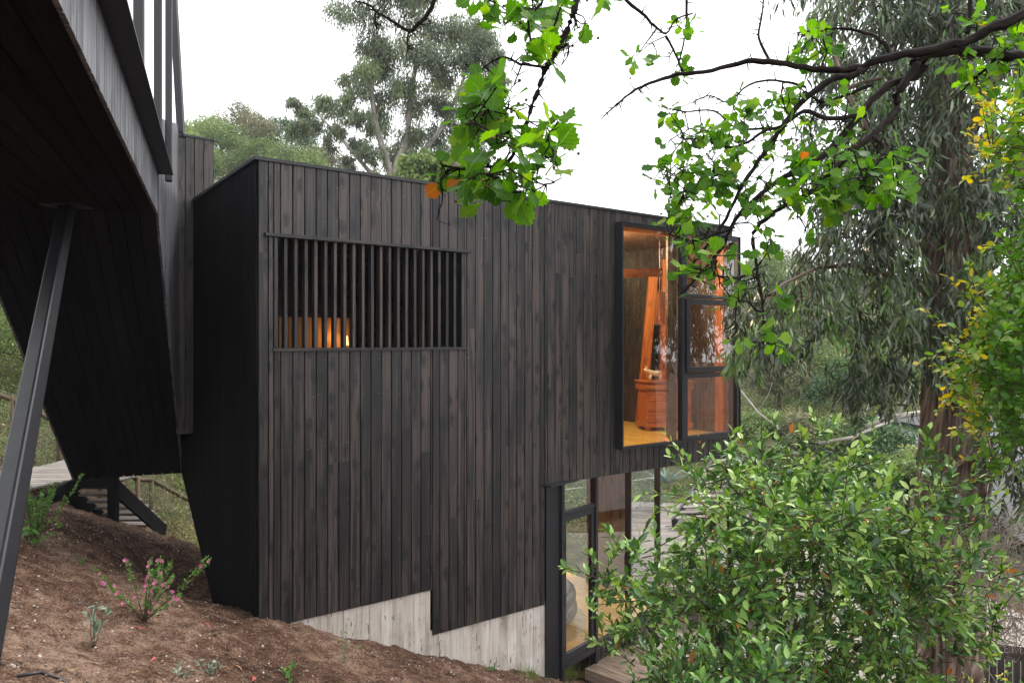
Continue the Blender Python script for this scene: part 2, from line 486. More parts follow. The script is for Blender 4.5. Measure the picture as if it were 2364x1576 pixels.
M['haw_dry'] = leafmat('hawthorn_dry_leaf', [(0, (.40, .22, .09)), (1, (.48, .12, .03))], .4, .6, .2)
M['coto'] = leafmat('bush_leaf', [(0, (.010, .040, .010)), (.38, (.030, .105, .018)), (.65, (.11, .26, .035)), (.88, (.30, .48, .09)), (.982, (.40, .55, .16)), (.988, (.50, .13, .03)), (1, (.55, .17, .04))], .20, .33, .55, back=(.16, .26, .10), vein=.35)
M['euc'] = leafmat('eucalyptus_leaf', [(0, (.012, .024, .009)), (.4, (.030, .052, .020)), (.70, (.080, .115, .055)), (.90, (.27, .32, .21)), (1, (.12, .28, .03))], .18, .30, .6, back=(.06, .08, .05))
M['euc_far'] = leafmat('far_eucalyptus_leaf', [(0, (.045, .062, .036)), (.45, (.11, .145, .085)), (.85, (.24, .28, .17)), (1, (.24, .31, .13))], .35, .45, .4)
M['yel'] = leafmat('yellow_green_leaf', [(0, (.06, .16, .03)), (.45, (.12, .27, .045)), (.7, (.22, .34, .07)), (.82, (.50, .46, .06)), (.95, (.62, .50, .06)), (1, (.50, .24, .06))], .38, .4, .45)
M['shrub'] = leafmat('shrub_leaf', [(0, (.06, .10, .035)), (.5, (.15, .22, .07)), (.85, (.26, .33, .12)), (1, (.36, .38, .15))], .3, .5, .3)
M['shrub_dull'] = leafmat('dull_shrub_leaf', [(0, (.08, .085, .045)), (.5, (.18, .185, .10)), (.85, (.28, .26, .16)), (1, (.36, .28, .20))], .3, .6, .2)
M['shrub_dark'] = leafmat('dark_shrub_leaf', [(0, (.025, .06, .02)), (.5, (.05, .11, .035)), (1, (.10, .18, .055))], .3, .45, .35)
M['shrub_pale'] = leafmat('pale_shrub_leaf', [(0, (.16, .18, .12)), (.5, (.28, .29, .21)), (1, (.40, .40, .31))], .3, .6, .2)
M['grass'] = leafmat('grass_blade', [(0, (.06, .13, .025)), (.6, (.13, .24, .05)), (1, (.30, .30, .12))], .35, .5, .3)
M['pot'] = leafmat('small_plant_leaf', [(0, (.06, .15, .03)), (.6, (.13, .27, .06)), (1, (.22, .36, .12))], .35, .5, .3)
M['greyleaf'] = leafmat('grey_green_leaf', [(0, (.13, .20, .13)), (.6, (.24, .31, .23)), (1, (.40, .46, .38))], .25, .6, .2)
M['agave'] = leafmat('agave_leaf', [(0, (.16, .24, .20)), (1, (.26, .34, .28))], .1, .5, .3)
M['pink'] = leafmat('pink_petal', [(0, (.55, .14, .28)), (1, (.75, .30, .45))], .35, .6, .1)
M['dead'] = leafmat('dead_leaf', [(0, (.30, .16, .09)), (.6, (.42, .27, .17)), (1, (.48, .12, .11))], .1, .6, .2)

def bark(name, dark, mid, light, sx=9, sz=.6, rough=.85, b_=1.0):
    m, t, b = newmat(name)
    at = N(t, "ShaderNodeAttribute", attribute_name='bco')
    co = at.outputs['Vector']
    g = noise(t, mapping(t, co, (sx, sz, 7)), 1.0, 6, .62, .6)
    g2 = noise(t, mapping(t, co, (sx * 5, sz * 2.5, 7)), 1.0, 4, .6)
    f = math_(t, 'ADD', math_(t, 'MULTIPLY', g, .72), math_(t, 'MULTIPLY', g2, .28))
    r = ramp(t, [(.36, dark), (.5, mid), (.66, light)]); t.links.new(f, r.inputs[0])
    t.links.new(r.outputs[0], b.inputs['Base Color']); b.inputs['Roughness'].default_value = rough
    b.inputs['Specular IOR Level'].default_value = .2
    bump(t, b, f, b_, .02)
    return m
M['bark'] = bark('stringy_bark', (.030, .018, .014), (.145, .102, .080), (.42, .34, .285), 11, .7)
M['bark_pale'] = bark('pale_bark', (.14, .12, .10), (.30, .27, .24), (.46, .43, .40), 6, 1.5, b_=.3)
M['twig'] = bark('dark_twig', (.006, .005, .0045), (.016, .012, .011), (.055, .042, .037), 60, 12, b_=.4)
M['stem'] = bark('brown_stem', (.045, .028, .020), (.10, .065, .045), (.19, .14, .10), 60, 12, b_=.4)
M['drytwig'] = bark('dry_twig', (.10, .08, .065), (.20, .165, .14), (.34, .30, .27), 60, 12, b_=.3)

def soil(name, c1, c2, c3, green=None):
    m, t, b = newmat(name)
    p = geopos(t)
    n1 = noise(t, p, .8, 5, .6); n2 = noise(t, p, 7, 6, .7); n3 = noise(t, p, 60, 3, .6)
    f = math_(t, 'SUBTRACT', math_(t, 'ADD', math_(t, 'MULTIPLY', n1, .45), math_(t, 'ADD', math_(t, 'MULTIPLY', n2, .5), math_(t, 'MULTIPLY', n3, .42))), .145)
    r = ramp(t, [(.42, c1), (.54, c2), (.68, c3)]); t.links.new(f, r.inputs[0])
    c = r.outputs[0]
    vo = N(t, "ShaderNodeTexVoronoi"); vo.inputs['Scale'].default_value = 55; t.links.new(p, vo.inputs['Vector'])
    k = math_(t, 'MULTIPLY', math_(t, 'LESS_THAN', vo.outputs['Distance'], .26), math_(t, 'GREATER_THAN', N_sep(t, vo.outputs['Color']), .86))
    c = mixc(t, c, (.40, .35, .30), k)
    if green:
        sp = N(t, "ShaderNodeSeparateXYZ"); t.links.new(p, sp.inputs[0])
        far = N(t, "ShaderNodeMapRange"); far.inputs['From Min'].default_value = 12.5; far.inputs['From Max'].default_value = 17
        t.links.new(sp.outputs[1], far.inputs[0])
        gr = ramp(t, [(.40, green[0]), (.5, green[1]), (.62, green[2])]); t.links.new(noise(t, p, 1.3, 6, .65), gr.inputs[0])
        c = mixc(t, c, gr.outputs[0], far.outputs[0])
    t.links.new(c, b.inputs['Base Color']); b.inputs['Roughness'].default_value = .95
    b.inputs['Specular IOR Level'].default_value = .15
    bump(t, b, math_(t, 'ADD', n2, math_(t, 'MULTIPLY', n3, .8)), 1.0, .045)
    return m
M['soil'] = soil('brown_soil', (.036, .019, .013), (.125, .068, .044), (.36, .24, .175),
                 green=((.025, .04, .012), (.065, .075, .028), (.15, .115, .07)))
M['pale_yard'] = soil('pale_compacted_earth', (.36, .31, .26), (.46, .41, .35), (.54, .49, .43))
M['asphalt'] = soil('asphalt', (.10, .10, .105), (.14, .14, .145), (.19, .19, .19))
M['paint'] = metal('road_paint', (.60, .60, .58), .7)
m, t, b = newmat('pebble')
at = N(t, "ShaderNodeAttribute", attribute_name='rnd')
r = ramp(t, [(0, (.07, .04, .027)), (.55, (.17, .105, .072)), (.8, (.42, .36, .31)), (1, (.62, .58, .54))]); t.links.new(at.outputs['Fac'], r.inputs[0])
t.links.new(r.outputs[0], b.inputs['Base Color']); b.inputs['Roughness'].default_value = .8
M['pebble'] = m

# ------------------------------------------------------------------ ground
def axis_grid(lo, hi, fine0, fine1, step, grow=1.22):
    xs = list(np.arange(fine0, fine1, step))
    s = step; x = xs[-1]
    while x < hi: s *= grow; s = min(s, 3); x += s; xs.append(x)
    s = step; x = xs[0]
    while x > lo: s *= grow; s = min(s, 3); x -= s; xs.insert(0, x)
    return np.array(xs)
gx = axis_grid(-140, 170, -8.0, 2.0, .035, 1.06)
gy = axis_grid(-25, 190, 3.4, 12.6, .035, 1.06)
X, Y = np.meshgrid(gx, gy)
Z = H(X, Y)
nx, ny = len(gx), len(gy)
V = np.stack([X, Y, Z], -1).reshape(-1, 3)
idx = np.arange(nx * ny).reshape(ny, nx)
q = np.stack([idx[:-1, :-1], idx[:-1, 1:], idx[1:, 1:], idx[1:, :-1]], -1).reshape(-1, 4)
me = bpy.data.meshes.new('ground')
me.vertices.add(len(V)); me.vertices.foreach_set('co', V.astype(np.float32).ravel())
me.loops.add(q.size); me.loops.foreach_set('vertex_index', q.astype(np.int32).ravel())
me.polygons.add(len(q)); me.polygons.foreach_set('loop_start', (np.arange(len(q)) * 4).astype(np.int32))
me.polygons.foreach_set('use_smooth', np.ones(len(q), bool))
me.update(calc_edges=True)
tag(link('ground', me, M['soil']), kind='structure')

def sheet(name, pts, z, mat):        # flat paved sheet
    mb = MB(); n = len(pts)
    mb.add([(x, y, z) for x, y in pts] + [(x, y, z - .6) for x, y in pts],
           [tuple(range(n)), tuple(range(2 * n - 1, n - 1, -1))] + [(i, i + n, (i + 1) % n + n, (i + 1) % n) for i in range(n)])
    o = mb.build(name, mat); tag(o, kind='structure'); return o
sheet('yard', [(1.4, 12.4), (3.0, 8.2), (4.5, 6.8), (8.6, 7.5), (9.5, 11), (9.2, 17.6), (5.2, 17.6)], YARD + .16, M['pale_yard'])
RD = [(10.2, 2.0), (10.6, 8), (11.2, 13), (12.4, 18), (14.5, 23), (18, 28)]
def ribbon(off0, off1, z):
    L = []; R = []
    for i, p in enumerate(RD):
        p = np.array(p); d = nrm(np.array(RD[min(i + 1, len(RD) - 1)]) - np.array(RD[max(i - 1, 0)]))
        n_ = np.array([d[1], -d[0]]); L.append(p + n_ * off0); R.append(p + n_ * off1)
    return L, R
def ribbon_obj(name, o0, o1, z, mat, kind='structure'):
    L, R = ribbon(o0, o1, z); mb = MB(); n = len(L)
    zz = [z + max(0, (p[1] - 16)) * .10 for p in RD]
    mb.add([(*p, h) for p, h in zip(L, zz)] + [(*p, h) for p, h in zip(R, zz)], [(i, i + 1, n + i + 1, n + i) for i in range(n - 1)])
    o = mb.build(name, mat); tag(o, kind=kind); return o
ribbon_obj('road', 0, 6.5, YARD + .22, M['asphalt'])
ribbon_obj('road_markings', 5.9, 6.02, YARD + .226, M['paint'])
ribbon_obj('road_markings', 3.1, 3.22, YARD + .226, M['paint'])

# pebbles and crumbs on the soil
def scatter_ground(n, x0, x1, y0, y1):
    x = rng.uniform(x0, x1, n); y = y0 + (y1 - y0) * rng.random(n)
    return x, y
ICO_V = [(0, 0, 1), (.89, 0, .45), (.28, .85, .45), (-.72, .53, .45), (-.72, -.53, .45), (.28, -.85, .45), (.72, .53, -.45), (-.28, .85, -.45), (-.89, 0, -.45), (-.28, -.85, -.45), (.72, -.53, -.45), (0, 0, -1)]
ICO_F = [(0, 1, 2), (0, 2, 3), (0, 3, 4), (0, 4, 5), (0, 5, 1), (1, 6, 2), (2, 7, 3), (3, 8, 4), (4, 9, 5), (5, 10, 1), (2, 6, 7), (3, 7, 8), (4, 8, 9), (5, 9, 10), (1, 10, 6), (6, 11, 7), (7, 11, 8), (8, 11, 9), (9, 11, 10), (10, 11, 6)]
n = 26000
x, y = scatter_ground(n, -7.5, 2.2, 3.6, 12.2)
k = vnoise(x * 1.1, y * 1.1, 5) + rng.random(n) * .5 > .05
x, y = x[k], y[k]; n = len(x)
sz = .0035 + .013 * rng.random(n) ** 4
pos = np.stack([x, y, H(x, y) + sz * .2], -1)
rr_ = np.clip(rng.random(n) * .62 + .35 * (sz < .010) * (rng.random(n) > .8) + .3 * (sz > .010), 0, 1)
o = leaf_mesh('gravel', (np.array(ICO_V) * np.array([1, .75, .55]), ICO_F), pos, randdir(n) * np.array([1, 1, .1]), randdir(n, 2), sz, M['pebble'], rnd=rr_)
tag(o, 'small pale stones and crumbs strewn over the brown soil', 'gravel', kind='stuff')

n = 5500
x, y = scatter_ground(n, -7.5, 2.2, 3.6, 12.2)
k = fbm(x * .8 + 4, y * .8, 3, 51) > -.1
x, y = x[k], y[k]; n = len(x)
sz = .008 + .022 * rng.random(n) ** 3
o = leaf_mesh('soil_clods', (np.array(ICO_V) * np.array([1, .8, .6]), ICO_F), np.stack([x, y, H(x, y)], -1), randdir(n), randdir(n), sz, M['pebble'], rnd=rng.random(n) * .42)
tag(o, 'crumbly brown clods lying on the bare slope', 'soil', kind='stuff')
# ------------------------------------------------------------------ house
house = empty('timber_house', (*HP(3.9, 2.1, 0)[:2], YARD), 'black charred timber house with a slatted opening and tall lit corner window', 'house')
ZT, ZO = 1.882, -1.945                 # wall top, underside of the overhang
SE, RE = 7.82, 4.6                     # length along front, depth
PITCH = .129; GAP = .008
WIN = (5.115, SE - .02, -1.566, 1.705)  # upper window box (s0,s1,z0,z1)
SCR = (.16, 2.52, -.10, 1.10)          # slatted opening

def front_bottom(s):
    if s < 2.07: return -3.0
    if s < 3.80: return -3.55
    return ZO
mb = MB()
edges = [0.0, .104]
while edges[-1] < SE - .02: edges.append(min(edges[-1] + PITCH, SE))
def cutsegs(s0, s1, z0, z1):
    """split the board [z0,z1] round the openings"""
    segs = [(z0, z1)]
    mid = (s0 + s1) / 2
    for (a, b_, c, d) in (SCR, (WIN[0], WIN[1] + .05, WIN[2], WIN[3])):
        if s1 > a + .004 and s0 < b_ - .004 and mid > a - .06 and mid < b_ + .06:
            ns = []
            for (p, q_) in segs:
                if p < c: ns.append((p, min(q_, c)))
                if q_ > d: ns.append((max(p, d), q_))
            segs = ns
    return segs
# add cut lines at opening sides
cuts = sorted(set([round(e, 4) for e in edges] + [2.07, 3.80, SCR[0], SCR[1], WIN[0]]))
cl = [cuts[0]]
for c_ in cuts[1:]:
    if c_ - cl[-1] > .02: cl.append(c_)
    elif c_ in (2.07, 3.80, SCR[0], SCR[1], WIN[0]): cl[-1] = c_
for s0, s1 in zip(cl[:-1], cl[1:]):
    mid = (s0 + s1) / 2
    for (z0, z1) in cutsegs(s0, s1, front_bottom(mid), ZT - .01):
        js = [z0]
        if z1 - z0 > 2.6 and random.random() < .75:
            js.append(random.choice([.93, .88, -1.35, -2.0]) + random.uniform(-.02, .02) if random.random() < .8 else random.uniform(z0 + .5, z1 - .5))
            if not (z0 + .2 < js[-1] < z1 - .2): js.pop()
        js.append(z1)
        for a, b_ in zip(js[:-1], js[1:]):
            board(mb, HP, s0 + GAP / 2, s1 - GAP / 2, a + .0008, a + .0008, b_ - .0008, b_ - .0008, .021 + random.uniform(-.001, .0015), random.random())
wall = mb.build('front_wall', M['black_wood'], house)
# nails on the boards
mb = MB()
for s0, s1 in zip(cl[:-1], cl[1:]):
    mid = (s0 + s1) / 2
    for z in (-2.75, -2.3, -1.75, -1.15, -.6, -.2, 1.3, 1.7):
        for (p, q_) in cutsegs(s0, s1, front_bottom(mid), ZT - .01):
            if p + .05 < z < q_ - .05 and random.random() < .62:
                zz = z + random.uniform(-.02, .02); ss = mid + random.choice([-.035, .035])
                c = .0028
                mb.hexa([HP(ss - c, -.024, zz - c), HP(ss + c, -.024, zz - c), HP(ss + c, -.02, zz - c), HP(ss - c, -.02, zz - c),
                         HP(ss - c, -.024, zz + c), HP(ss + c, -.024, zz + c), HP(ss + c, -.02, zz + c), HP(ss - c, -.02, zz + c)])
mb.build('nails', M['wire'], wall)

# core walls behind the boards (dark backing), with the openings left out
mb = MB()
T = .12
def core(s0, s1, z0, z1, r0=.001, r1=T): mb.box(HP, s0, s1, r0, r1, z0, z1)
core(0, SCR[0], -3.4, ZT - .02); core(SCR[1], 2.07, -3.0, ZT - .02)
core(SCR[0], SCR[1], -3.0, SCR[2]); core(SCR[0], SCR[1], SCR[3], ZT - .02)
core(2.07, 3.80, -3.55, ZT - .02); core(3.80, WIN[0], ZO + .01, ZT - .02)
core(WIN[0], SE, ZO + .01, WIN[2]); core(WIN[0], SE, WIN[3], ZT - .02)
core(SE - .05, SE, WIN[2], WIN[3], r0=.16)
# right end wall, with a corner window
mb.box(HP, SE - T, SE - .001, T, RE, ZO + .01, WIN[2]); mb.box(HP, SE - T, SE - .001, T, RE, WIN[3], ZT - .02)
mb.box(HP, SE - T, SE - .001, 1.5, RE, WIN[2], WIN[3])
# back walls
mb.box(HP, 4.3, SE, RE - T, RE, ZO, ZT - .02)
mb.box(HP, 0.2, 3.3, RE - T, RE, -1.88, ZT - .02)
mb.box(HP, 3.3, 4.3, RE - T, RE, -1.88, -1.55); mb.box(HP, 3.3, 4.3, RE - T, RE, 1.4, ZT - .02)
# roof slab, mid floor, inner partitions
mb.box(HP, .002, SE - .002, .002, RE, ZT - .13, ZT - .015)
mb.build('wall_core', M['void'], house)
# end wall boards on the right and back
def RW(s_, r_, z_): return HP(SE - r_, s_, z_)
mb = MB(); r_ = 0.0
while r_ < RE:
    for z0, z1 in ([(ZO, WIN[2]), (WIN[3], ZT - .01)] if r_ < 1.45 else [(ZO, ZT - .01)]):
        board(mb, RW, r_ + .003, r_ + PITCH - .003, z0, z0, z1, z1, .02, random.random())
    r_ += PITCH
def BWf(s_, r_, z_): return HP(s_, RE - r_, z_)
s_ = 0
while s_ < SE - .1:
    lo = -1.9
    if 3.3 < s_ < 4.2: board(mb, BWf, s_ + .003, s_ + PITCH - .003, 1.4, 1.4, ZT - .01, ZT - .01, .02, random.random())
    else: board(mb, BWf, s_ + .003, s_ + PITCH - .003, lo, lo, ZT - .01, ZT - .01, .02, random.random())
    s_ += PITCH
mb.build('rear_wall', M['black_wood'], house)

# dark end wall (left): boards with a raking foot
def EW(s_, r_, z_): return HP(r_, s_, z_)
def end_bottom(r):
    if r < 1.67: return -3.42
    return -3.30 + (r - 1.67) * (1.43 / 1.88)
mb = MB(); r_ = 0.0
while r_ < 3.55:
    r1 = min(r_ + PITCH, 3.55)
    b0, b1 = end_bottom(r_ + .001), end_bottom(r1 - .001)
    board(mb, EW, r_ + .0025, r1 - .0025, b0, b1, ZT - .01, ZT - .01, .021, random.random())
    r_ = r1
mb.build('end_wall', M['black_wood_shaded'], house)
mb = MB()
mb.add([HP(.002, 0.13, ZT - .14), HP(.002, 0.13, -3.42), HP(.002, 1.67, -3.42), HP(.002, 3.55, -1.87), HP(.002, 3.55, ZT - .14),
        HP(.1, 0.13, ZT - .14), HP(.1, 0.13, -3.42), HP(.1, 1.67, -3.42), HP(.1, 3.55, -1.87), HP(.1, 3.55, ZT - .14)],
       [(0, 1, 2, 3, 4), (9, 8, 7, 6, 5), (0, 5, 6, 1), (1, 6, 7, 2), (2, 7, 8, 3), (3, 8, 9, 4), (4, 9, 5, 0)])
# raking underside continuing behind the end wall
mb.add([HP(.1, 1.67, -3.3), HP(.1, 3.55, -1.87), HP(3.2, 3.55, -1.87), HP(3.2, 1.67, -3.3),
        HP(.1, 1.67, -3.1), HP(.1, 3.55, -1.67), HP(3.2, 3.55, -1.67), HP(3.2, 1.67, -3.1)],
       [(0, 1, 2, 3), (7, 6, 5, 4), (0, 4, 5, 1), (1, 5, 6, 2), (2, 6, 7, 3), (3, 7, 4, 0)])
mb.build('end_wall_core', M['void'], house)

# roof and parapet cap
mb = MB()
mb.box(HP, -.045, SE + .04, -.045, .14, ZT - .012, ZT + .022)
mb.box(HP, -.045, .10, .141, 2.78, ZT - .012, ZT + .022)
mb.box(HP, SE - .1, SE + .04, .141, RE + .03, ZT - .012, ZT + .022)
mb.box(HP, .24, SE - .101, RE - .1, RE + .03, ZT - .012, ZT + .022)
mb.build('roof_cap', M['flash'], house)

# overhang underside
mb = MB(); s_ = 3.84
while s_ < SE - .03:
    mb.box(HP, s_ + .003, min(s_ + PITCH, SE - .03) - .003, .0, RE - .13, ZO + .002, ZO + .02)
    s_ += PITCH
mb.build('overhang_soffit', M['black_wood_shaded'], house)

# concrete foundation, board marked
mb = MB(); s_ = .35
while s_ < 3.82:
    w_ = random.uniform(.12, .17); s1 = min(s_ + w_, 3.82)
    top = -2.93 if s_ < 2.05 else -3.5
    if s_ < 2.05 < s1: s1 = 2.05
    off = random.uniform(-.004, .004)
    mb.box(HP, s_, s1 - .003, .004 + off, .35, -5.6, top)
    s_ = s1
mb.box(HP, .36, 3.81, .012, .34, -5.6, -3.6)
# plinth piece under the lower glazing
mb.box(GP, 1.15, 2.2, -.02, -.30, -5.5, -4.78); mb.box(GP, 2.2, 2.75, -.02, -.30, -5.5, -4.78)
mb.build('foundation', M['concrete'], house)

# --- slatted opening
sc = MB()
s0, s1, z0, z1 = SCR
mbp = MB()
mbp.box(HP, s0 - .10, s1 + .07, -.075, -.001, z1 - .012, z1 + .022)      # head trim
mbp.box(HP, s0 - .055, s0 - .02, -.034, -.0225, z0 - .03, z1 - .013)
scr = mbp.build('slat_screen', M['black_wood'], house)
fr_ = MB()
fr_.box(HP, s0 + .0, s0 + .035, -.04, .10, z0 + .022, z1 - .013)
fr_.box(HP, s1 - .035, s1, -.018, .10, z0 + .022, z1 - .013)
fr_.box(HP, s0 - .02, s1 + .03, -.055, .11, z0 - .012, z0 + .02)
fr_.build('frame', M['black_wood'], scr)
sl = MB()
for i in range(20):
    s_ = .29 + i * .1105
    if s_ > s1 - .06: break
    sl.box(HP, s_ - .016, s_ + .016, -.012 + random.uniform(-.003, .003), .075, z0 + .021, z1 - .013)
sl.build('slats', M['black_wood'], scr)

# --- tall window in a projecting box
def bars(mb, lst, r0, r1):
    for (a, b_, c, d) in lst: mb.box(HP, a, b_, r0, r1, c, d)
s0, s1, z0, z1 = WIN
s1 = SE + .03
win = MB()
win.box(HP, s0, s0 + .012, -.16, .10, z0, z1 + .012)            # left cheek
win.box(HP, s0 + .012, s1, -.16, .10, z1, z1 + .012)             # head
win.box(HP, s0 + .012, s1, -.16, .10, z0 - .008, z0 + .006)      # sill
win.box(HP, s1 - .012, s1, -.16, 1.5, z0 + .007, z1 - .001)
window = win.build('window', M['alu'], house, bevel=.002)
fm = MB()
bars(fm, [(s0 + .013, s0 + .035, z0 + .007, z1 - .001), (6.41, 6.475, z0 + .007, z1 - .001), (s0 + .036, 6.409, z1 - .045, z1 - .001),
          (s0 + .036, 6.409, z0 + .007, z0 + .028)], -.15, -.06)
fm.build('frame', M['alu'], window, bevel=.003)
def sash(sa, sb, za, zb, wd, name='sash', rr=(-.145, -.07)):
    mb = MB()
    mb.box(HP, sa, sa + wd, *rr, za, zb); mb.box(HP, sb - wd, sb, *rr, za, zb)
    mb.box(HP, sa + wd, sb - wd, *rr, za, za + wd); mb.box(HP, sa + wd, sb - wd, *rr, zb - wd, zb)
    mb.build(name, M['alu'], window, bevel=.003)
    g = MB(); rm = (rr[0] + rr[1]) / 2
    g.add([HP(sa + wd - .01, rm, za + wd - .01), HP(sb - wd + .01, rm, za + wd - .01), HP(sb - wd + .01, rm, zb - wd + .01), HP(sa + wd - .01, rm, zb - wd + .01)], [(0, 1, 2, 3)])
    g.build('pane', M['glass'], window)
sash(6.476, s1 - .013, .67, z1 - .002, .055)
sash(6.50, s1 - .020, -.50, .655, .085, 'opening_sash', (-.165, -.072))
sash(6.476, s1 - .013, z0 + .008, -.515, .07)
g = MB()
g.add([HP(s0 + .03, -.10, z0 + .02), HP(6.42, -.10, z0 + .02), HP(6.42, -.10, z1 - .04), HP(s0 + .03, -.10, z1 - .04)], [(0, 1, 2, 3)])
g.build('pane', M['glass'], window)
g = MB()
g.add([HP(s1 - .006, -.05, z0 + .01), HP(s1 - .006, 1.45, z0 + .01), HP(s1 - .006, 1.45, z1 - .02), HP(s1 - .006, -.05, z1 - .02)], [(0, 1, 2, 3)])

# --- upper room
room = MB()
r0 = .10
s_ = 4.3
while s_ < SE - T:                              # floor boards run in depth
    room.box(HP, s_ + .001, min(s_ + .11, SE - T) - .001, -.05 if s_ > s0 + .02 and s_ + .11 < SE else r0 + .03, RE - T, -1.562, -1.552)
    s_ += .11
room.build('upper_floor', M['floor'], house)
pn = MB()
def planks(a0, a1, fn, step=.14):
    x_ = a0
    while x_ < a1 - .01:
        fn(x_ + .002, min(x_ + step, a1) - .002); x_ += step
planks(1.5, RE - T, lambda a, b_: pn.box(HP, SE - T - .02, SE - T - .001, a, b_, -1.55, 1.70))           # right wall
planks(.14, 2.6, lambda a, b_: pn.box(HP, 4.32, 4.34, a, b_, -1.55, 1.70))                # left wall
planks(5.6, SE - T - .03, lambda a, b_: pn.box(HP, a, b_, 3.6, 3.62, -1.55, 1.70))          # back wall
pn.build('inner_wall', M['umber'], house)
pn = MB()
pn.box(HP, SE - .19, SE - .05, .02, .10, -1.54, 1.69)
planks(.105, .24, lambda a, b_: pn.box(HP, SE - .13, SE - .05, a, b_, -1.54, 1.69))
pn.beam(P(1400, 634, 11.6), P(1517, 629, 12.2), .10, .14)                      # cross beam
pn.box(HP, 5.16, 6.40, -.055, -.02, 1.60, 1.66)
pn.build('timber_beam', M['orange_wood'], house)
pn = MB()
pn.beam(P(1470, 980, 12.95), P(1500, 640, 12.95), .16, .10, (0, 1, 0)); pn.beam(P(1522, 980, 13.0), P(1526, 600, 13.0), .09, .10, (0, 1, 0))
pn.box(HP, 7.15, 7.27, 2.3, 2.42, -1.54, 1.69); pn.box(HP, 6.9, 6.96, 2.5, 2.56, -1.54, 1.69)
pn.build('inner_post', M['orange_wood'], house)
pn = MB()
pn.box(HP, 6.20, 6.40, -.045, -.01, -1.545, 1.69)                # dark board by the mullion
pn.box(HP, 4.35, 5.5, 3.0, 3.05, -1.54, 1.70); planks(.241, 1.5, lambda a, b_: pn.box(HP, SE - .12, SE - .05, a, b_, -1.54, 1.69))
pn.box(HP, 4.35, SE - .15, .12, RE - .14, 1.705, 1.73)          # ceiling
pn.build('inner_panel', M['brown_wood'], house)

# room behind the slats
pn = MB()
planks(1.12, 2.2, lambda a, b_: pn.box(HP, a, b_, 2.75, 2.77, -1.5, .34))
pn.build('lit_panel', M['pine'], house)
pn = MB()
pn.box(HP, .12, 4.31, 3.4, 3.42, -1.55, 1.7); pn.box(HP, .12, 4.31, .13, 3.4, 1.70, 1.72); pn.box(HP, .12, 4.31, .13, 3.4, -1.58, -1.55)
pn.box(HP, .12, .14, .13, 3.4, -1.55, 1.7); pn.box(HP, 4.28, 4.31, .13, 3.4, -1.55, 1.7)
pn.box(HP, 1.1, 2.2, 2.74, 3.0, .345, .37)
pn.build('inner_lining', M['brown_wood'], house)

# --- lower glazed room
GZ0, GZT = -4.47, ZO
lw_ = MB()
lw_.box(HP, 3.815, 4.05, -.03, .12, -4.75, ZO - .004)            # black return beside the door
lw_.box(GP, -.03, .03, -.06, .07, -4.75, GZT - .004)            # steel post at the door
lw_.box(GP, -.34, .30, -.03, .12, GZT - .003, GZT + .02)        # little drip cap
lw_.build('door_return', M['alu'], house, bevel=.003)
door = empty('glazed', (0, 0, 0), None, None)
bpy.data.objects.remove(door)
dm = MB()
a, b_ = .045, GQ[1] - .035
dw = .075
dm.box(GP, a, a + dw, -.03, .03, -4.43, -2.42); dm.box(GP, b_ - dw, b_, -.03, .03, -4.43, -2.42)
dm.box(GP, a + dw, b_ - dw, -.03, .03, -4.43, -4.33); dm.box(GP, a + dw, b_ - dw, -.03, .03, -2.50, -2.42)
dor = dm.build('door', M['alu'], house, bevel=.003)
def gpane(q0, q1, z0, z1, parent, off=0.0):
    g = MB(); g.add([GP(q0, off, z0), GP(q1, off, z0), GP(q1, off, z1), GP(q0, off, z1)], [(0, 1, 2, 3)])
    g.build('pane', M['glass'], parent)
gpane(a + dw - .01, b_ - dw + .01, -4.34, -2.49, dor)
for z in (-2.82, -3.55):
    hg = MB(); hg.box(GP, a - .03, a + .035, .031, .05, z - .07, z + .07); hg.box(GP, a - .012, a + .012, .0495, .075, z - .09, z + .09); hg.build('hinge', M['alu'], dor)
hd = MB(); hd.box(GP, b_ - .055, b_ - .03, .031, .075, -3.55, -3.42); hd.build('handle', M['alu'], dor)
gf = MB()
gf.box(GP, .031, GQ[1] - .03, -.035, .035, -2.415, -2.36)       # transom
for q_ in GQ[1:]:
    wq = .06 if q_ < 1 else .035
    gf.box(GP, q_ - wq / 2, q_ + wq / 2, -.05, .05, -4.75, GZT - .004)
gf.box(GP, .031, GQ[1] - .03, -.04, .04, -4.52, -4.435)
gf.box(GP, GQ[1] + .031, GQ[2] - .018, -.03, .03, -4.46, -4.40); gf.box(GP, GQ[2] + .018, GQ[3] - .018, -.03, .03, -4.46, -4.40)
gl_ = gf.build('glazed_wall', M['alu'], house, bevel=.003)
gpane(.03, GQ[1] - .03, -2.37, GZT, gl_)
gpane(GQ[1] + .02, GQ[2] - .01, -4.42, GZT, gl_); gpane(GQ[2] + .01, GQ[3] - .01, -4.42, GZT, gl_)
# cladding strip below the glazing
mb = MB(); q_ = .86
while q_ < 2.70:
    lo = -4.80
    board(mb, lambda s_, r_, z_: GP(s_, -r_, z_), q_ + .002, q_ + .128, lo, lo, -4.465, -4.465, .02, random.random(), back=.03)
    q_ += .13
mb.build('plinth_cladding', M['black_wood'], house)
fl = MB()
e = C0 + A2 * 4.0
def LP(s_, r_, z_): return HP(s_, r_, z_)
